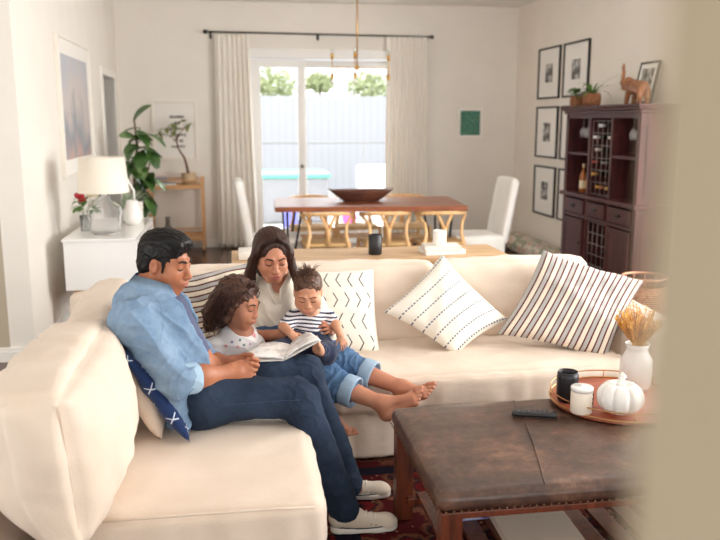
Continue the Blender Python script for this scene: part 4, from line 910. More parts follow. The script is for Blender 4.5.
bpy.data.objects['ceramic_pumpkin'].location += Vector((-.025, -.035, 0)); bpy.data.objects['jar_candle'].location.x -= .033
# vase with dried flowers
vx, vy = 1.63, 2.97
t = thing('flower_vase', 'white ceramic vase filled with dried yellow grass plumes', 'vase', (vx, vy, TZ+.013))
bm = B(); lathe(bm, (vx, vy, tz), [(0, 0), (.05, 0), (.062, .02), (.066, .08), (.063, .13), (.045, .16), (.042, .175), (.05, .195), (.046, .195), (.038, .175), (.041, .158), (.058, .13), (.058, .03), (0, .012)], 36); link('vase_body', fin(bm), MCE, t)
mye = Mat('dried_plume', (232, 176, 70), .8); mye.color(mye.ramp(mye.noise(40, 3), [(.3, (212, 150, 50)), (.7, (246, 200, 104))])); rg = random.Random(8)
for i in range(95):
    a = rg.uniform(0, 2*PI); q = rg.uniform(0, 1)**.5; ln = rg.uniform(.1, .175)*(1.12-.35*q); d = Vector((math.cos(a)*q*.85, math.sin(a)*q*.85, 1)).normalized(); b0 = Vector((vx+.02*math.cos(a)*q, vy+.02*math.sin(a)*q, tz+.19)); p1 = b0+d*ln*.35; p2 = b0+d*ln
    bm = B(); tube(bm, [(b0.x, b0.y, tz+.1), b0, p1, p2], .0013, 5)
    for k in range(26):
        f = k/26; c = (b0+d*ln*.2).lerp(p2, f); aa = k*2.4; sd = Vector((math.cos(aa), math.sin(aa), 1.1)).normalized(); w = .0065
        s_ = sd.orthogonal().normalized()*w; e = c+sd*.016*(1.15-f*.5); bm.faces.new([bm.verts.new(c-s_*.6), bm.verts.new(c+sd*.009-s_), bm.verts.new(e), bm.verts.new(c+sd*.009+s_)])
    link('plume', fin(bm), mye, t, smooth=False)
# wicker basket behind the arm
tb_ = t = thing('wicker_basket', 'round wicker basket with a rim behind the sofa arm', 'basket', (2.82, 5.1, 0)); bm = B(); lathe(bm, (2.82, 5.1, 0), [(0, 0), (.17, 0), (.2, .2), (.2, .42), (.18, .5), (.17, .5), (.19, .42), (.19, .2), (0, .02)], 32); link('basket_body', fin(bm), mbk, t)
bm = B(); tube(bm, [(2.82+.185*math.cos(a), 5.1+.185*math.sin(a), .56) for a in np.linspace(0, 2*PI, 49)], .01, 8, False)
for k in range(12): a = k*PI/6; tube(bm, [(2.82+.175*math.cos(a), 5.1+.175*math.sin(a), .5), (2.82+.185*math.cos(a), 5.1+.185*math.sin(a), .56)], .005, 6)
link('rim', fin(bm), Mat('copper_rim', (176, 124, 96), .45, .3), t)

tb_.scale = (.82, .82, .94)
# ================================================================ PEOPLE
from mathutils.bvhtree import BVHTree
def skin(name, c, lo, rough=.48):
    m = Mat(name, c, rough); m.color(m.ramp(m.noise(14, 3), [(.3, lo), (.7, c)])).bump(m.noise(220, 2), .08, .002)
    m.b.inputs['Subsurface Weight'].default_value = .12; m.b.inputs['Subsurface Radius'].default_value = (.02, .008, .004); m.b.inputs['Subsurface Scale'].default_value = .4; return m
MSK_M = skin('skin_father', (180, 116, 82), (166, 102, 72)); MSK_W = skin('skin_mother', (196, 136, 106), (184, 120, 92)); MSK_G = skin('skin_girl', (180, 122, 92), (168, 108, 80)); MSK_B = skin('skin_baby', (216, 160, 128), (206, 146, 114))
MLIP_M = Mat('lips_father', (164, 100, 82), .5); MLIP_W = Mat('lips_mother', (176, 98, 90), .45); MLIP_G = Mat('lips_girl', (168, 100, 84), .5); MLIP_B = Mat('lips_baby', (204, 132, 112), .5)
MBROW = Mat('brow_hair', (32, 22, 18), .8)
def hairmat(name, a, b, sc=(60, 60, 5)):
    m = Mat(name, a, .42, spec=.28); n = m.noise(3, 4, sc=sc); m.color(m.ramp(n, [(.3, a), (.7, b)])).bump(n, .5, .004); return m
class Head:
    def __init__(s, S, c, fwd, sc, up=(0, 0, 1), child=0.):
        s.c, s.R, s.k = np.asarray(c, float), basis(fwd, up), sc; s.child = child; g = s.g; k = sc; ch = child
        E = lambda p, r, kk=.02, sub=False: S.ell(g(*p), V(*r)*k, s.R, kk*k, sub)
        C = lambda a, b, ra, rb=None, kk=.02, sub=False: S.cap(g(*a), g(*b), ra*k, (rb if rb else ra)*k, kk*k, sub)
        E((0, -.016, .03), (.076, .095, .086)); E((0, .022, -.03), (.06+.008*ch, .066, .074-.006*ch), .03)
        E((0, .056, -.094+.006*ch), (.026+.004*ch, .022, .02), .04)
        for q in (-1, 1):
            C((q*.052, -.005, -.05), (q*.02, .055, -.095), .019, .016, .03)
            E((q*.038, .058-.002*ch, -.03-.006*ch), (.026+.007*ch, .024, .028+.006*ch), .03)
            E((q*.032, .098, .006), (.019, .016, .0115), .014, True)          # eye socket
            E((q*.032, .0745, .003), (.0175, .0145, .0115), .004)              # closed lid
            C((q*.016, .086-.003*ch, .024), (q*.046, .076, .023), .009, .007, .016)    # brow ridge
            E((q*.077, -.008, -.008), (.009, .019, .031), .006); E((q*.086, -.004, -.006), (.006, .010, .018), .006, True)
            E((q*.0125, .101-.008*ch, -.036), (.0085, .0095, .0075), .006)       # nostril wing
        C((0, .086, .012), (0, .108-.01*ch, -.03), .0075, .0105, .014); E((0, .110-.012*ch, -.034), (.0105, .0105, .009), .006)
        E((0, .084, -.062), (.03, .017, .02), .02)
        E((0, .0985, -.0595), (.0225, .0085, .0052), .005); E((0, .097, -.0705), (.019, .0085, .0062), .005)
        C((-.021, .104, -.065), (.021, .104, -.065), .0016, .0016, .003, True)
    def g(s, x, y, z): return s.c+s.R@V(x, y, z)*s.k
    def loc(s, P): return ((P-s.c)@s.R)/s.k
    def lips(s, P):
        q = s.loc(P); return ((q[:, 0]/.0235)**2+((q[:, 2]+.065)/.0105)**2 < 1) & (q[:, 1] > .083)
    def surf(s, bvh, x, z, out=.0):
        o = s.g(x, .2, z); h = bvh.ray_cast(Vector(o), Vector(-s.R[:, 1])); p = np.array(h[0]) if h[0] is not None else s.g(x, .09, z)
        return p+s.R[:, 1]*out*s.k
    def features(s, body, root, bvh, brow=.0035, eyes=True):
        for q in (-1, 1):
            bm = B(); tube(bm, [s.surf(bvh, q*x, z, .0012) for x, z in ((.012, .0235), (.022, .0265), (.034, .0285), (.045, .027), (.052, .022))], [brow*s.k*f for f in (.9, 1.15, 1.1, .8, .3)], 8)
            link('eyebrow', fin(bm), MBROW, root)
            bm = B(); tube(bm, [s.surf(bvh, q*x, z, .0006) for x, z in ((.0165, -.003), (.024, -.0075), (.032, -.009), (.041, -.0065), (.048, .0)) ], [t*s.k for t in (.0013, .0022, .0027, .0026, .0014)], 6)
            link('eyelashes', fin(bm), MBROW, root)
def hand(S, w, d, t, n, s=1., curl=(.5, .6, .45), spread=.12, thumb=(.6, .75, .3), k=.005, fr=.0082):
    """w wrist, d towards the knuckles, t towards the thumb, n palm side"""
    w, d, t, n = [np.asarray(q, float) for q in (w, d, t, n)]; d = d/np.linalg.norm(d); t = t-d*(t@d); t /= np.linalg.norm(t); n0 = np.cross(d, t); n = n0*np.sign(n0@n) ; tips = []
    kn = [w+(d*x+t*y)*s for x, y in ((.088, .03), (.092, .011), (.088, -.009), (.079, -.027))]
    for i, q in enumerate(kn): S.cap(w+t*(.016-.011*i)*s+d*.008*s, q, .0145*s, .0115*s, .014*s)
    S.cap((w+kn[0])/2, (w+kn[3])/2, .0145*s, .0145*s, .012*s)
    S.cap(w, (w+kn[1]*.6+kn[2]*.4)/2, .022*s, .016*s, .02*s)
    for i, (q, L) in enumerate(zip(kn, (.07, .079, .073, .057))):
        a = 0; p = q; fd = d+t*spread*(1.5-i)/1.5; fd /= np.linalg.norm(fd); r = fr*s*(1, 1, .96, .86)[i]
        for c, f, rr in zip(curl, (.44, .31, .25), (1.08, .98, .88)):
            a += c*(1+.06*i); e = p+(fd*math.cos(a)+n*math.sin(a))*L*f*s; S.cap(p, e, r*rr, r*rr*.93, k*s); p = e
        tips.append(p)
    b = w+d*.022*s+t*.024*s; v = d*thumb[0]+t*thumb[1]+n*thumb[2]; v /= np.linalg.norm(v); m1_ = b+v*.04*s; v2 = v+d*.35+n*.25-t*.25; v2 /= np.linalg.norm(v2); m2_ = m1_+v2*.031*s; v3 = v2+n*.25-t*.15; v3 /= np.linalg.norm(v3); m3_ = m2_+v3*.022*s
    S.cap(b, m1_, .0145*s, .0105*s, .01*s).cap(m1_, m2_, .0098*s, .009*s, .004*s).cap(m2_, m3_, .009*s, .0076*s, .004*s); tips.append(m3_); return tips
def foot(S, ankle, heel, ball, up, s=1., k=.02, curl=.25):
    """bare foot with five toes; up = instep side"""
    ankle, heel, ball, up = [np.asarray(q, float) for q in (ankle, heel, ball, up)]; d = ball-heel; d /= np.linalg.norm(d); up = up-d*(up@d); up /= np.linalg.norm(up); l = np.cross(d, up); tips = []
    S.ell(heel, V(.034, .03, .03)*s, np.stack([d, l, up], 1), k*s); S.cap(ankle, heel+d*.01*s, .033*s, .028*s, .03*s); S.cap(ankle, ball+up*.006*s, .034*s, .02*s, .03*s)
    for y in (-.026, -.008, .01, .026): S.cap(heel+d*.02*s+l*y*.5*s, ball+l*y*s, .022*s, .0155*s, .015*s)
    for i, (y, L, r) in enumerate(((-.031, .046, .0125), (-.011, .042, .0092), (.005, .038, .0086), (.019, .032, .008), (.032, .025, .0075))):
        p = ball+l*y*s+d*(.006-.012*i*(i > 1)*.4)*s; m = p+(d+up*.22)*L*.55*s; e = m+(d-up*curl)*L*.5*s; S.cap(p, m, r*s, r*s, .006*s); S.cap(m, e, r*s, r*1.02*s, .004*s); tips.append(e+up*r*.7*s)
    return tips
def band(a, b, r0, r1, th=.006):
    """short cuff around a limb axis a-b"""
    a, b = Vector(a), Vector(b); d = (b-a); q = d.to_track_quat('Z', 'Y').to_matrix(); L = d.length
    return lathe(B(), a, [(r0-th, 0), (r0, 0), (r0+.002, L*.1), (r1+.002, L*.9), (r1, L), (r1-th, L), (r1-th*1.3, L*.5), (r0-th, 0)], 32, q)
def nails(root, tips, m, r, nm='nail_polish'):
    for p in tips:
        bm = B(); bmesh.ops.create_icosphere(bm, subdivisions=2, radius=r, matrix=Matrix.Translation(Vector(p))); link(nm, fin(bm), m, root)
def strands(bm, paths, n, jit, r, seed, wave=0., wf=40):
    """n tubes per guide path, scattered round it"""
    rg = np.random.default_rng(seed)
    for path in paths:
        P = np.array(path, float)
        for _ in range(n):
            o = rg.normal(size=3)*jit; ph = rg.uniform(0, 6.28); tt = np.linspace(0, 1, 12); Q = []
            for t in tt:
                f = t*(len(P)-1); i = min(int(f), len(P)-2); u = f-i; u = u*u*(3-2*u)*.5+u*.5; p = P[i]*(1-u)+P[i+1]*u+o*(.5+.7*t)
                Q.append(p+wave*V(math.sin(t*wf+ph), math.cos(t*wf*.9+ph), .4*math.sin(t*wf*1.1+ph)))
            tube(bm, Q, [r*(1-.6*t) for t in tt], 5)
def denim(name, a, b):
    m = Mat(name, a, .85, spec=.2); n = m.noise(6, 4)+m.noise(60, 2)*.25; m.color(m.ramp(n, [(.45, b), (.8, a)])); m.bump(m.noise(330, 2)+m.noise(12, 4)*2, .25, .004); return m
MJ_M = denim('jeans_dark_denim', (44, 58, 78), (27, 38, 55)); MJ_W = denim('jeans_blue_denim', (92, 122, 156), (60, 90, 128)); MCF = denim('denim_cuff', (160, 182, 202), (132, 158, 184)); MSH = denim('chambray', (136, 160, 184), (102, 130, 160))
# ---------------------------------------------------------------- FATHER
man = thing('person', 'man in light blue denim shirt and dark jeans seated at left', 'person', (-.16, 3.02, .47))
hc = at(166, 262, 3.04); S = Sdf(); HM = Head(S, hc, (.88, -.42, -.2), .95)
sp = [V(-.15, 3.02, .57), V(-.24, 3.02, .72), V(-.31, 3.02, .86), V(-.335, 3.03, .945)]
S.chain([sp[3]+V(0, 0, -.02), sp[3]+V(.012, 0, .045), HM.g(0, -.03, -.06)], [.054, .05, .05], .02)
shN, shF = V(-.375, 2.87, .895), V(-.30, 3.2, .88)
S.chain(sp, [.12, .12, .12, .06], .03); S.cap(shN+V(0, 0, -.02), shF+V(0, 0, -.02), .055, .055, .03)
elN, wrN = at(178, 380, 2.83), at(226, 373, 2.93); elF, wrF = at(196, 362, 3.22), at(231, 363, 3.04)
S.chain([shN, elN], [.052, .042], .03); S.chain([elN, (elN+wrN)/2+V(0, 0, .004), wrN], [.041, .039, .027], .02)
S.chain([shF, elF], [.052, .04], .03); S.chain([elF, (elF+wrF)/2, wrF], [.04, .037, .026], .02)
hN, hF = V(-.13, 2.94, .57), V(-.12, 3.13, .57); knN, anN = at(298, 397, 2.93), at(344, 500, 2.88); knF, anF = at(306, 373, 3.17), at(349, 478, 3.14)
S.cap(hN, hF, .1, .1, .05)
for a, b, c in ((hN, knN, anN), (hF, knF, anF)): S.chain([a, b, c], [.075, .052, .035], .03); S.cap(c, c+V(.04, 0, -.05), .03, .024, .02)
tN = hand(S, wrN, (.93, .18, -.1), (.2, .25, .9), (0, .9, -.2), 1.03, (.75, 1.0, .7), .05, (.8, .3, .5))
tF = hand(S, wrF, (.9, -.5, -.12), (.2, .4, .8), (0, -.9, -.3), 1.0, (.6, .9, .6), .05, (.8, .4, .4))
me = S.mesh(.0032, paint=lambda P: HM.lips(P).astype(int)); bvh = BVHTree.FromPolygons([v.co[:] for v in me.vertices], [p.vertices[:] for p in me.polygons])
HM.features(None, man, bvh, .0046); link('body', me, [MSK_M, MLIP_M], man)
# hair: short, dark, swept forward
S = Sdf(); g = HM.g; k = .95; Rh = HM.R
S.ell(g(0, -.022, .042), V(.084, .1, .09)*k, Rh); S.ell(g(0, -.058, -.015), V(.074, .058, .07)*k, Rh, .02); S.ell(g(0, .025, .1), V(.062, .058, .026)*k, Rh, .03); S.cap(g(-.035, .062, .082), g(.04, .06, .084), .016, .016, .02)
S.ell(g(0, .125, -.01), V(.083, .075, .082)*k, Rh, .008, True); S.ell(g(0, .02, -.1), V(.12, .07, .075)*k, Rh, .012, True)
for q in (-1, 1): S.ell(g(q*.09, -.0, -.02), V(.03, .028, .04)*k, Rh, .01, True); S.cap(g(q*.0735, .03, .02), g(q*.072, .028, -.022), .0075, .005, .006)
MHB = hairmat('hair_black', (6, 5, 6), (18, 14, 14), (30, 30, 30))
def hd(amp, f, sd): return lambda P, N: amp*folds(P, (.3, .8, .5), f, sd, 1.2)+amp*.6*folds(P, (-.5, .5, .8), f*.6, sd+3, 1.2)
hm = link('hair', S.mesh(.003, hd(.0028, 330, 2)), MHB, man); bm = B(); rg = np.random.default_rng(2); paths = []
for a in np.linspace(-1, 1, 17): paths.append([g(a*.05-.01, -.09+.0*a, .075), g(a*.062, -.03, .124-.02*a*a), g(a*.06, .04, .117-.022*a*a), g(a*.052+.006, .078, .082-.01*a*a)])
strands(bm, paths, 9, .005, .0022, 3, .0015, 9); link('hair_strands', fin(bm), MHB, hm)
# jeans
def pants(hips, legs, r, sd, amp=.006, k=.03):
    S = Sdf(); S.cap(hips[0], hips[1], r[0], r[0], .05)
    for a, b, c in legs: S.chain([a, b], [r[1], r[2]], k); S.chain([b, c], [r[2], r[3]], k)
    def d(P, N):
        o = snoise(P, 22, sd)*.004+snoise(P, 9, sd+1)*.004
        for a, b, c in legs:
            q = np.exp(-(np.linalg.norm(P-np.asarray(b), axis=1)/.13)**2); o = o+amp*folds(P, (b-a)+(b-c)*.4, 150, sd)*q
            q = np.exp(-(np.linalg.norm(P-np.asarray(c), axis=1)/.13)**2); o = o+amp*.9*folds(P, c-b, 130, sd+2)*q
            q = np.exp(-(np.linalg.norm(P-np.asarray(a), axis=1)/.15)**2); o = o+amp*.9*folds(P, (b-a), 90, sd+4)*q
        return o
    return S, d
heN, heF = anN+V(0, 0, -.03), anF+V(0, 0, -.03)
S, d = pants((hN, hF+V(0, -.02, -.02)), ((hN+V(-.02, 0, 0), knN, heN), (hF+V(0, -.01, -.025), knF, heF)), (.12, .097, .07, .061), 3, .0036)
jm = link('jeans', S.mesh(.0042, d), MJ_M, man)
# seam along the outside of the near leg
bj = BVHTree.FromPolygons([tuple(v.co+wloc(man)) for v in jm.data.vertices], [p.vertices[:] for p in jm.data.polygons]); pts = []
for t in np.linspace(.12, 1, 18):
    q = hN+(knN-hN)*t+V(0, 0, -.012+.02*t); h = bj.ray_cast(Vector(q+V(0, -.3, .03)), Vector((0, 1, -.1)))
    if h[0] is not None: pts.append(h[0])
link('seam', fin(tube(B(), pts, .0016, 6)), denim('jeans_seam', (58, 73, 98), (46, 60, 86)), jm)
# chambray shirt over slate t-shirt
S = Sdf(); S.chain([sp[0]+V(-.02, 0, .0), sp[1], sp[2], sp[3]+V(-.01, 0, -.04)], [.116, .118, .122, .068], .06); S.cap(shN+V(.0, .08, -.03), shF+V(0, -.05, -.01), .06, .07, .03)
S.ell(sp[3]+V(.02, 0, .09), (.06, .07, .06), None, .02, True)
link('t_shirt', S.mesh(.005, lambda P, N: .004*folds(P, (1, .2, .6), 60, 4)), fabric('slate_jersey', (92, 98, 128), (76, 82, 110), 200, .2), man)
cu = elN+(wrN-elN)*.2
S = Sdf(); S.chain([sp[0]+V(-.035, -.01, -.03), sp[1]+V(-.02, 0, 0), sp[2]+V(-.012, 0, 0), sp[3]+V(-.015, 0, -.03)], [.142, .142, .145, .09], .06); S.cap(shN, shF, .078, .076, .05)
S.chain([shN, elN+V(-.006, 0, -.004)], [.074, .06], .04); S.cap(elN, cu, .059, .056, .03); S.chain([shF, elF], [.072, .057], .04); S.cap(elF, elF+(wrF-elF)*.45, .055, .05, .02)
S.cap(sp[0]+V(-.03, -.1, -.02), sp[0]+V(.06, -.085, -.035), .05, .03, .03); S.cap(at(170, 392, 2.87), at(178, 420, 2.83), .05, .022, .03); S.cap(at(176, 400, 2.86), at(186, 428, 2.84), .04, .018, .03)
S.ell(sp[3]+V(.02, 0, .1), (.068, .07, .06), None, .02, True)
S.chain([sp[3]+V(.1, -.02, .0), sp[2]+V(.165, -.03, 0), sp[1]+V(.16, -.02, 0), sp[0]+V(.17, -.02, .0)], [.045, .045, .045, .055], .01); S.p[-3:] = [q[:6]+(True,) for q in S.p[-3:]]
def dsh(P, N):
    o = snoise(P, 14, 9)*.006+.008*folds(P, (.7, .2, .6), 62, 8)+.004*folds(P, (-.4, .6, 1), 95, 18)
    q = np.exp(-(np.linalg.norm(P-elN, axis=1)/.12)**2); o = o+.008*folds(P, shN-elN, 110, 11)*q
    q = np.exp(-(np.linalg.norm(P-shN, axis=1)/.12)**2); return o+.009*folds(P, (.4, -.3, 1), 90, 12)*q
ms = link('denim_shirt', S.mesh(.0042, dsh), MSH, man)
bs = BVHTree.FromPolygons([tuple(v.co+wloc(man)) for v in ms.data.vertices], [p.vertices[:] for p in ms.data.polygons])
def drawn(bvh, px, r, nm, m, par, n=8):
    """a stitched seam laid on the cloth through measured points"""
    P = []; px = np.array(px, float)
    for t in np.linspace(0, len(px)-1, n*(len(px)-1)+1):
        i = min(int(t), len(px)-2); q = px[i]*(1-(t-i))+px[i+1]*(t-i); o = V(0, 0, 1.6); h = bvh.ray_cast(Vector(o), Vector(at(q[0], q[1], 3.)-o).normalized())
        if h[0] is not None and (not P or (h[0]-P[-1]).length < .04): P.append(h[0])
    if len(P) > 2: link(nm, fin(tube(B(), P, r, 6)), m, par)
MST = denim('shirt_stitching', (136, 158, 182), (112, 138, 166))
drawn(bs, [(150, 290), (160, 303), (164, 322), (160, 345), (150, 362)], .0015, 'armhole_seam', MST, ms)
drawn(bs, [(140, 287), (128, 298), (119, 315), (114, 335)], .0013, 'yoke_seam', MST, ms)
drawn(bs, [(186, 302), (196, 325), (206, 348), (211, 366)], .0028, 'placket_seam', MST, ms)
drawn(bs, [(176, 392), (182, 410), (186, 432)], .0022, 'hem_seam', MST, ms)
S = Sdf(); ax_ = (cu-elN)/np.linalg.norm(cu-elN); S.cap(cu-ax_*.014, cu+ax_*.012, .059, .059, .01); S.cap(cu+ax_*.055, cu+ax_*.12, .052, .05, .004, True)
link('rolled_cuff', S.mesh(.0035, lambda P, N: .003*folds(P, (.3, 1, .4), 90, 3)), denim('chambray_light', (168, 194, 214), (146, 174, 200)), ms)
# collar: two stand-up flaps round the neck
nb = sp[3]+V(.01, 0, .07); bm = B(); P = []
for j, (rr, zz) in enumerate(((.078, -.04), (.072, .022), (.1, -.03))):
    row = [nb+V((.0, .03, .012)[j]+rr*math.cos(a)*1.05, rr*math.sin(a), zz-.05*(.5+.5*math.cos(a))**2*(1+.5*(j == 2))) for a in np.linspace(.35, 2*PI-.35, 40)]; P.append(row)
me = grid_mesh(np.array(P)); bm.from_mesh(me); bmesh.ops.solidify(bm, geom=bm.faces, thickness=.004); link('collar', fin(bm), MSH, ms)
mbn = Mat('pearl_button', (230, 234, 240), .2)
for q in (at(205, 407, 2.84), ): link('button', fin(lathe(B(), q, [(0, -.003), (.006, -.002), (.006, .002), (0, .003)], 14, Matrix.Rotation(PI/2, 3, 'X'))), mbn, ms)
# canvas sneakers
MCV = fabric('canvas_white', (226, 214, 198), (212, 198, 180), 300, .2); MRB = Mat('rubber_white', (232, 226, 216), .5); MNV = Mat('navy_line', (40, 44, 62), .5)
def sneaker(root, heel, d, L=.27, z0=.014):
    d = V(d[0], d[1], 0); d /= np.linalg.norm(d); l = V(-d[1], d[0], 0); u = V(0, 0, 1); R = np.stack([d, l, u], 1); h = V(heel[0], heel[1], z0); f = lambda a, b, c: h+R@V(a, b, c)*L/.285
    S = Sdf(); S.cap(f(.035, 0, .05), f(.1, 0, .052), .032, .033, .03); S.cap(f(.1, 0, .045), f(.23, .004, .03), .036, .03, .03); S.ell(f(.235, .004, .028), (.045, .042, .03), R, .02); S.cap(f(.03, 0, .06), f(.05, 0, .095), .032, .038, .02); S.cap(f(.1, 0, .07), f(.055, 0, .1), .03, .034, .02)
    S.box(f(.14, 0, -.02), (.2, .1, .03), R, 0, .002, True); s = link('sneaker', S.mesh(.0035), MCV, root)
    S = Sdf(); S.cap(f(.038, 0, .014), f(.09, 0, .014), .036, .034, .01); S.cap(f(.09, 0, .014), f(.19, .002, .014), .034, .043, .02); S.cap(f(.19, .002, .014), f(.24, .004, .014), .043, .04, .01)
    S.box(f(.14, 0, .053), (.2, .1, .025), R, 0, .004, True); S.box(f(.14, 0, -.03), (.2, .1, .03), R, 0, .004, True); so_ = link('sole', S.mesh(.0035), MRB, s)
    ring = [f(.14+.139*math.cos(a), .0435*math.sin(a)*(1 if math.cos(a) > -.3 else .93), .0275) for a in np.linspace(0, 2*PI, 60)]; 
    link('foxing_line', fin(tube(B(), ring, .0022, 6, False)), MNV, s)
    for i in range(6):
        x = .105+i*.02; zt = .082-.0065*i
        link('lace', fin(tube(B(), [f(x, -.022, zt+.003), f(x+.004, 0, zt+.011), f(x+.008, .022, zt+.003)], .0035, 6)), MRB, s)
        for q in (-1, 1): link('eyelet', fin(tube(B(), [f(x+.002, q*.03, zt-.022), f(x+.002, q*.033, zt-.024)], .003, 6)), Mat('eyelet_metal', (120, 110, 100), .3, 1) if i == 0 and q < 0 else bpy.data.materials['eyelet_metal'], s)
    return s
sneaker(man, (anN[0]-.055, anN[1]-.0), (1, -.04)); sneaker(man, (anF[0]-.085, anF[1]+.02), (1, -.05))
# ---------------------------------------------------------------- MOTHER
mom = thing('person', 'woman with long brown hair in cream blouse and cuffed jeans holding the baby', 'person', (.16, 3.7, .47))
hc = at(272, 256, 3.62); S = Sdf(); HW = Head(S, hc, (.14, -.88, -.3), .93)
sp = [V(.13, 3.72, .56), V(.15, 3.77, .68), V(.18, 3.79, .79), V(.2, 3.77, .86)]
S.chain(sp, [.115, .1, .11, .06], .05); S.chain([sp[3], HW.g(0, -.03, -.06)], [.052, .047], .03)
sR, sL = at(249, 285, 3.8), at(309, 290, 3.79); S.cap(sR, sL, .048, .048, .04)
eR, wR = at(247, 338, 3.62), at(281, 334, 3.47); eL, wL = at(326, 334, 3.7), at(332, 329, 3.53)
S.chain([sR, eR], [.042, .036], .02).chain([eR, wR], [.035, .022], .02).chain([sL, eL], [.042, .035], .02).chain([eL, wL], [.033, .022], .02)
tR = hand(S, wR, (.85, -.4, -.22), (.35, -.5, .6), (.1, -.5, .8), .88, (.25, .45, .35), .14, (.7, .7, .3))
tL = hand(S, wL, (-.35, -.85, .35), (-.3, .3, .9), (-.9, .3, -.1), .8, (.5, .75, .6), .1, (.5, .8, .4))
h1, h2 = V(.24, 3.66, .55), V(.12, 3.62, .54); k1, c1, a1 = at(336, 362, 3.54), at(368, 374, 3.47), at(402, 388, 3.36); k2, c2, a2 = at(318, 378, 3.42), at(350, 391, 3.36), at(383, 404, 3.25)
c1 = k1+(a1-k1)*.42; c2 = k2+(a2-k2)*.42; S.cap(h1, h2, .1, .1, .04)
for h_, kk, aa in ((h1, k1, a1), (h2, k2, a2)): S.chain([h_, kk], [.07, .048], .03); S.chain([kk, (kk*.55+aa*.45), aa], [.048, .045, .03], .02)
tp1 = foot(S, a1, at(399, 399, 3.36), at(424, 392, 3.3), (-.1, -.6, .8), .92); tp2 = foot(S, a2, at(386, 414, 3.24), at(413, 399, 3.2), (-.1, -.6, .8), .95)
me = S.mesh(.0032, paint=lambda P: HW.lips(P).astype(int)); bvh = BVHTree.FromPolygons([v.co[:] for v in me.vertices], [p.vertices[:] for p in me.polygons]); HW.features(None, mom, bvh, .0032)
link('body', me, [MSK_W, MLIP_W], mom); MNP = Mat('dark_nail_polish', (78, 20, 36), .2); nails(mom, tR[:4]+tL[:4], MNP, .0062)
# hair
MHW = hairmat('hair_brown', (36, 22, 18), (74, 46, 35), (90, 90, 6)); S = Sdf(); g = HW.g; Rh = HW.R
S.ell(g(0, -.03, .04), V(.085, .1, .092), Rh); S.ell(g(0, -.07, -.03), V(.075, .06, .09), Rh, .03)
hR = [g(.055, .0, .085), g(.082, .01, .03), g(.09, -.01, -.03), at(249, 280, 3.68), at(243, 296, 3.71)]; hL = [g(-.05, .02, .095), g(-.08, .03, .03), g(-.09, .02, -.03), at(300, 288, 3.62), at(302, 318, 3.63)]
S.chain([g(0, -.08, .0), g(.0, -.1, -.08), at(272, 292, 3.86), at(270, 312, 3.88)], [.06, .06, .05, .03], .03)
S.ell(g(0, .12, -.03), V(.069, .07, .098), Rh, .008, True); S.ell(g(0, .1, -.1), V(.06, .075, .06), Rh, .008, True); S.chain(hR, [.016, .019, .024, .03, .016], .012); S.chain(hL, [.016, .019, .022, .022, .012], .012); S.ell(g(0, .125, .035), V(.05, .066, .058), Rh, .02, True)
hw = link('hair', S.mesh(.0034, lambda P, N: .0018*folds((P-HW.c)@Rh, (1, .25, .1), 330, 4, .5)), MHW, mom); bm = B(); paths = []
for a in np.linspace(0, 1, 12):
    for q, hh in ((1, hR), (-1, hL)): paths.append([g(q*.004, .07-.13*a, .118-.03*a+.012*(1-a)), g(q*(.062-.0*a), .055-.12*a, .085), g(q*.088, .03-.09*a, .0), g(q*.09, .01-.08*a, -.05), hh[3]+V(-q*.01*(1-a), .05*a, 0), hh[4]+V(q*.008*a, .05*a, .01)])
strands(bm, paths, 14, .0035, .0014, 5, .0012, 5); link('hair_strands', fin(bm), MHW, hw)
# blouse
MBL = fabric('cream_blouse', (238, 228, 212), (226, 214, 196), 260, .25); S = Sdf(); S.chain([sp[0]+V(0, 0, -.03), sp[1], sp[2], sp[3]+V(0, 0, -.03)], [.13, .118, .125, .07], .05); S.cap(sR, sL, .06, .06, .04)
S.chain([sR, eR], [.056, .046], .03); S.cap(eR, eR+(wR-eR)*.18, .046, .043, .02); S.chain([sL, eL], [.056, .046], .03); S.cap(eL, eL+(wL-eL)*.4, .045, .04, .02)
S.ell(sp[3]+V(0, -.02, .075), (.062, .065, .065), None, .01, True); S.chain([sp[3]+V(.0, -.09, .01), sp[2]+V(.01, -.155, .0)], [.045, .02], .01); S.p[-1] = S.p[-1][:6]+(True,)
bl = link('blouse', S.mesh(.004, lambda P, N: snoise(P, 16, 3)*.003+.005*folds(P, (.8, .3, .5), 75, 5)), MBL, mom)
for q in (-1, 1):
    bm = B(); A = sp[3]+V(q*.05, .0, .045); pts = [A, sp[3]+V(q*.052, -.07, .015), sp[2]+V(q*.03, -.12, .03), sp[2]+V(.012+q*.008, -.142, -.03)]
    tube(bm, pts, [.008, .013, .01, .004], 8); link('collar', fin(bm), MBL, bl)
# jeans with light cuffs
S, d = pants((h1, h2), ((h1, k1, c1), (h2, k2, c2)), (.12, .105, .086, .066), 14, .009)
jw = link('jeans', S.mesh(.0042, d), MJ_W, mom)
for a, b in ((k1, c1), (k2, c2)): u_ = (b-a)/np.linalg.norm(b-a); link('cuff', fin(band(b-u_*.005, b+u_*.055, .069, .07, .007)), MCF, jw)
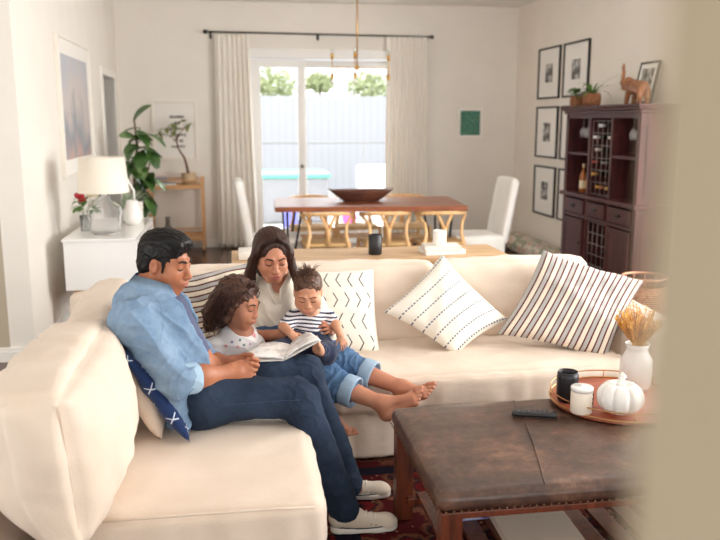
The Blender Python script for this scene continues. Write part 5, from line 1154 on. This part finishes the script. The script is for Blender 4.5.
# ---------------------------------------------------------------- GIRL
girl = thing('person', 'little girl with long dark curls in white t-shirt looking at the book', 'person', (0, 3.4, .47))
hc = at(240, 303, 3.37); S = Sdf(); HG = Head(S, hc, (.82, -.5, -.26), .85, child=.8)
sp = [V(.0, 3.42, .53), V(0, 3.43, .61), V(.005, 3.43, .655), V(.01, 3.42, .69)]
S.chain(sp, [.08, .075, .078, .04], .04); S.chain([sp[3], HG.g(0, -.03, -.06)], [.034, .033], .02)
sR, sL = at(216, 347, 3.4), at(256, 346, 3.46); S.cap(sR, sL, .034, .034, .03)
eR, wR = at(216, 366, 3.36), at(243, 374, 3.26); eL, wL = at(264, 354, 3.42), at(270, 361, 3.3)
S.chain([sR, eR, wR], [.029, .025, .018], .015).chain([sL, eL, wL], [.028, .024, .017], .015)
tR = hand(S, wR, (1, -.2, .1), (0, -.3, 1), (0, 1, 0), .62, (.5, .6, .4)); tL = hand(S, wL, (.6, -.8, .05), (.8, .3, .2), (.0, .2, 1), .62, (.2, .35, .3))
hh = (V(-.02, 3.38, .53), V(.02, 3.44, .53)); kn = (at(298, 385, 3.33), at(306, 385, 3.39)); an = (at(333, 424, 3.34), at(336, 422, 3.4))
for a, b, c in zip(hh, kn, an): S.chain([a, b, c], [.05, .036, .024], .02)
foot(S, an[0], an[0]+V(-.0, 0, -.03), an[0]+V(.065, -.03, -.035), (0, 0, 1), .62); foot(S, an[1], an[1]+V(0, 0, -.03), an[1]+V(.06, -.0, -.045), (0, 0, 1), .62)
me = S.mesh(.0029, paint=lambda P: HG.lips(P).astype(int)); bvh = BVHTree.FromPolygons([v.co[:] for v in me.vertices], [p.vertices[:] for p in me.polygons]); HG.features(None, girl, bvh, .0032); link('body', me, [MSK_G, MLIP_G], girl)
nails(girl, tL[:4], Mat('pink_nail_polish', (190, 60, 110), .25), .0052)
MHG = hairmat('hair_curly_brown', (46, 28, 22), (92, 60, 46), (25, 25, 12)); S = Sdf(); g = HG.g; Rh = HG.R; k = .85
S.ell(g(0, -.03, .045), V(.092, .105, .092)*k, Rh); S.ell(g(-.02, -.08, -.03), V(.09, .07, .1)*k, Rh, .03); S.chain([g(-.05, -.08, -.02), at(214, 312, 3.42), at(210, 326, 3.44)], [.055, .045, .028], .03); S.chain([g(.02, -.09, -.02), at(230, 330, 3.5)], [.06, .04], .02)
S.cap(g(.082, .01, .02), g(.086, -.01, -.07), .017, .02, .02)
S.ell(g(0.004, .118, -.02), V(.077, .07, .098)*k, Rh, .008, True); S.ell(g(0.01, .09, -.12), V(.07, .07, .06)*k, Rh, .008, True)
hg = link('hair', S.mesh(.0034, lambda P, N: .005*folds(P, (1, .4, .6), 170, 4)+.004*folds(P, (-.3, 1, .8), 230, 7)), MHG, girl); bm = B(); paths = []
rg = np.random.default_rng(17)
for i in range(46):
    q = rg.uniform(-1, 1); a = rg.uniform(0, 1); top = g(q*.03, .06-.14*a, .125-.02*a); sd = 1 if q < .35 else -1
    e = at(rg.uniform(203, 222), rg.uniform(312, 334), rg.uniform(3.38, 3.5)) if sd > 0 else at(rg.uniform(225, 236), rg.uniform(322, 332), 3.5)
    paths.append([top, g(sd*.085, .04-.13*a, .05), g(sd*.097, .01-.12*a, -.04), e])
strands(bm, paths, 4, .007, .0024, 6, .006, 26); link('curls', fin(bm), MHG, hg)
MTE = fabric('white_jersey', (244, 240, 238), (232, 228, 228), 240, .15); S = Sdf(); S.chain([sp[0]+V(0, 0, -.01), sp[1], sp[2], sp[3]+V(0, 0, -.02)], [.094, .086, .088, .045], .04); S.cap(sR, sL, .044, .044, .03); S.chain([sR, sR+(eR-sR)*.45], [.046, .04], .01); S.chain([sL, sL+(eL-sL)*.45], [.042, .037], .01)
S.ell(sp[3]+V(.015, -.025, .03), (.052, .055, .045), None, .006, True)
tg = link('t_shirt', S.mesh(.0035, lambda P, N: .004*folds(P, (.3, .1, 1), 90, 5)), MTE, girl)
bt = BVHTree.FromPolygons([tuple(v.co+wloc(girl)) for v in tg.data.vertices], [p.vertices[:] for p in tg.data.polygons])
for nm, col, q, r in (('flower_print', (232, 160, 164), (254, 335), .011), ('flower_print', (236, 190, 190), (238, 347), .008), ('leaf_print', (120, 150, 150), (240, 340), .006), ('leaf_print', (96, 110, 150), (246, 333), .005), ('flower_print', (206, 160, 200), (250, 344), .006), ('leaf_print', (110, 120, 160), (232, 342), .006), ('flower_print', (226, 150, 160), (226, 346), .007), ('leaf_print', (110, 140, 140), (244, 345), .006)):
    o_ = V(0, 0, 1.6); dd = at(q[0], q[1], 3.4)-o_; h = bt.ray_cast(Vector(o_), Vector(dd).normalized())
    if h[0] is not None:
        bm = B(); Rq = h[1].to_track_quat('Z', 'Y').to_matrix()
        for j in range(6): a = j*PI/3; c = h[0]+Rq @ Vector((r*.6*math.cos(a), r*.6*math.sin(a), 0)); lathe(bm, c, [(0, -.002), (r*.45, -.001), (r*.4, .0012), (0, .0016)], 10, Rq)
        link(nm, fin(bm), Mat('print_ink', col, .8), tg)
S, d = pants(hh, tuple(zip(hh, kn, [a+(b-a)*.8 for a, b in zip(kn, an)])), (.075, .062, .046, .036), 5, .004); link('leggings', S.mesh(.005, d), MJ_M, girl)
# ---------------------------------------------------------------- BABY
baby = thing('person', 'baby in striped shirt and navy trousers sitting on the mother\'s lap', 'person', (.32, 3.5, .6))
hc = at(308, 292, 3.44); S = Sdf(); HB = Head(S, hc, (-.1, -.86, -.42), .77, child=1.2)
sp = [at(306, 346, 3.5), at(309, 333, 3.52), at(311, 322, 3.52), at(311, 314, 3.5)]
S.chain(sp, [.066, .066, .062, .034], .03); S.chain([sp[3], HB.g(0, -.03, -.055)], [.034, .034], .02)
sR, sL = at(294, 318, 3.5), at(327, 317, 3.52); S.cap(sR, sL, .03, .03, .02)
eR, wR = at(284, 327, 3.44), at(291, 334, 3.37); eL, wL = at(336, 325, 3.47), at(340, 335, 3.43); S.chain([sR, eR, wR], [.027, .024, .016], .012).chain([sL, eL, wL], [.027, .023, .015], .012)
tR = hand(S, wR, (.5, -.5, -.5), (.5, .2, .6), (.4, .3, -.6), .47, (.7, .8, .5), fr=.0092); tL = hand(S, wL, (.35, -.15, -.9), (-.8, -.3, -.2), (0, 1, 0), .47, (.3, .3, .3), .3, fr=.0088)
hb = (at(298, 348, 3.47), at(314, 348, 3.47)); kb = (at(283, 350, 3.36), at(326, 353, 3.36)); ab_ = (at(290, 356, 3.3), at(318, 349, 3.27))
for a, b, c in zip(hb, kb, ab_): S.chain([a, b, c], [.045, .036, .022], .02)
foot(S, ab_[1], ab_[1]+V(.01, -.0, -.015), ab_[1]+V(.0, -.025, .03), (-.8, -.3, .3), .5); foot(S, ab_[0], ab_[0]+V(0, 0, -.02), ab_[0]+V(.03, -.03, -.02), (0, 0, 1), .5)
me = S.mesh(.0027, paint=lambda P: HB.lips(P).astype(int)); bvh = BVHTree.FromPolygons([v.co[:] for v in me.vertices], [p.vertices[:] for p in me.polygons]); HB.features(None, baby, bvh, .0022); link('body', me, [MSK_B, MLIP_B], baby)
MHBB = hairmat('hair_baby', (62, 42, 33), (112, 80, 62), (40, 40, 20)); S = Sdf(); g = HB.g; Rh = HB.R; k = .77
S.ell(g(0, -.026, .04), V(.083, .1, .088)*k, Rh); S.ell(g(0, -.05, -.02), V(.078, .06, .06)*k, Rh, .02); S.ell(g(0, .116, -.0), V(.096, .07, .09)*k, Rh, .008, True); S.ell(g(0, .02, -.1), V(.12, .1, .06)*k, Rh, .01, True)
for q in (-1, 1): S.ell(g(q*.09, -.0, -.02), V(.03, .028, .04)*k, Rh, .008, True)
hbb = link('hair', S.mesh(.0029, hd(.0018, 360, 5)), MHBB, baby); bm = B(); rg = np.random.default_rng(5); paths = []
for i in range(60):
    q = rg.normal(size=2); th = rg.uniform(0, 6.28); r_ = rg.uniform(.1, .8); b0 = g(r_*.075*math.cos(th), -.02+r_*.08*math.sin(th), .125-.05*r_*r_); e = b0+Rh@V(.01+.016*rg.normal(), .018*rg.normal()-.0, .006+.006*abs(rg.normal())); paths.append([b0-Rh@V(0, 0, .01), (b0+e)/2+Rh@V(0, 0, .006), e])
strands(bm, paths, 6, .004, .0014, 8, .0018, 8); link('wisps', fin(bm), MHBB, hbb)
mst_ = fabric('striped_jersey', (238, 238, 240), (228, 228, 232), 240, .15); x, y, z = mst_.uvw(); kk = ((z*62+x*6+mst_.noise(9, 2)*1.2).fr()).lt(.42); mst_.color(mst_.mix(kk, (238, 238, 240), (52, 58, 84)))
S = Sdf(); S.chain([sp[0], sp[1], sp[2], sp[3]+V(0, 0, -.012)], [.078, .078, .072, .036], .03); S.cap(sR, sL, .039, .039, .02); S.cap(sR, sR+(eR-sR)*.75, .038, .035, .01); S.cap(sL, sL+(eL-sL)*.5, .038, .034, .01); S.ell(sp[3]+V(0, -.015, .035), (.045, .045, .036), None, .006, True)
link('striped_shirt', S.mesh(.003, lambda P, N: .003*folds(P, (.4, .1, 1), 120, 5)), mst_, baby)
S, d = pants(hb, tuple(zip(hb, kb, [a+(b-a)*.75 for a, b in zip(kb, ab_)])), (.082, .06, .05, .036), 6, .004, .02); link('trousers', S.mesh(.0038, d), fabric('navy_jersey', (44, 52, 76), (34, 42, 64), 200, .2), baby)
# ---------------------------------------------------------------- THE PICTURE BOOK
bk = thing('picture_book', 'open white picture book held over the family\'s laps', 'book', at(285, 360, 3.25))
A, Bp, E2 = at(236, 362, 3.13), at(284, 360, 3.13), at(321, 340, 3.14); C_, D_, F_ = at(290, 346, 3.32), at(258, 346, 3.3), at(311, 334, 3.3)
def leafsheet(a, b, c, d, arch, dz, n=16):
    P = []
    for t in np.linspace(0, 1, n):
        P.append([(a*(1-t)+b*t)*(1-s_)+(d*(1-t)+c*t)*s_+V(0, 0, dz+arch*math.sin(PI*t)**.8) for s_ in np.linspace(0, 1, 6)])
    return np.array(P)
def slabmesh(P, th):
    me = grid_mesh(P); bm = B(); bm.from_mesh(me); r = bmesh.ops.extrude_face_region(bm, geom=bm.faces[:]); vs = [v for v in r['geom'] if isinstance(v, bmesh.types.BMVert)]; bmesh.ops.translate(bm, verts=vs, vec=(0, 0, th)); return fin(bm)
mcov = Mat('book_cover', (226, 222, 218), .5); link('cover', slabmesh(leafsheet(A, Bp, C_, D_, 0, -.004), .003), mcov, bk); link('cover', slabmesh(leafsheet(Bp, E2, F_, C_, 0, -.004), .003), mcov, bk)
mpg = Mat('printed_page', (246, 243, 238), .7); mpg.color(mpg.ramp(mpg.noise(16, 3), [(.38, (214, 208, 206)), (.5, (246, 243, 238)), (.8, (250, 248, 245))]))
link('pages', slabmesh(leafsheet(A+V(.006, .004, 0), Bp, C_, D_+V(.006, 0, 0), .012, -.001), .008), mpg, bk); link('pages', slabmesh(leafsheet(Bp, E2-V(.006, 0, .002), F_, C_, .014, -.001), .008), mpg, bk)
# ================================================================ LIGHT AND CAMERA
w = bpy.data.worlds.new('sky'); SC.world = w; w.use_nodes = True; bg = w.node_tree.nodes['Background']; bg.inputs[0].default_value = (.93, .97, 1, 1); bg.inputs[1].default_value = 1.9
def area(name, loc, tgt, sx, sy, e, c=(1, .97, .92)):
    l = bpy.data.lights.new(name, 'AREA'); l.shape = 'RECTANGLE'; l.size, l.size_y, l.energy, l.color = sx, sy, e, c
    o = bpy.data.objects.new(name, l); COL.objects.link(o); o.location = loc; o.rotation_euler = (Vector(tgt)-Vector(loc)).to_track_quat('-Z', 'Z').to_euler(); return o
area('added_patio_panel', (1.2, 12.6, 4.6), (1.2, 7.5, .6), 4.5, 3.0, 1000, (.96, .98, 1))  # added panel above the patio, out of view, lifts the dining area
area('daylight_right_window', (XR+.1, 2.05, 1.6), (-1, 2.9, .6), 2.1, 2.0, 74, (1, .98, .95))
area('daylight_right_window', (XR+.1, 4.6, 1.6), (-1.2, 6.4, 1.3), 2.0, 2.0, 118, (1, .98, .95))
area('added_rear_fill', (-.1, -2.48, 1.6), (0, 6, 1.3), 6.0, 2.2, 52, (1, .98, .95))  # added fill behind the camera, unseen, brightens the walls broadly
area('added_left_fill', (-3.98, 1.7, 1.5), (2, 6, 1.2), 3.0, 2.2, 34)  # added lamp at the unseen left side to lift the right wall
sun = bpy.data.lights.new('sun', 'SUN'); sun.energy = 2.2; sun.angle = .05; so = bpy.data.objects.new('sun', sun); COL.objects.link(so); so.rotation_euler = (math.radians(40), 0, math.radians(150))
cam = bpy.data.cameras.new('camera'); cam.sensor_width = 36; cam.lens = 40; cam.clip_start = .02
co = bpy.data.objects.new('camera', cam); COL.objects.link(co); co.location = (0, 0, 1.6)
co.rotation_euler = (math.radians(90-10.6), 0, math.radians(-9)); SC.camera = co
cam.dof.use_dof = True; cam.dof.focus_distance = 3.2; cam.dof.aperture_fstop = 2.6
SC.view_settings.view_transform = 'Standard'; SC.view_settings.look = 'None'; SC.view_settings.gamma = 1; SC.view_settings.exposure = 0.3; SC.view_settings.use_curve_mapping = False
SC.cycles.use_denoising = True; SC.cycles.max_bounces = 10; SC.cycles.diffuse_bounces = 6; SC.cycles.transparent_max_bounces = 12; SC.cycles.sample_clamp_indirect = 6
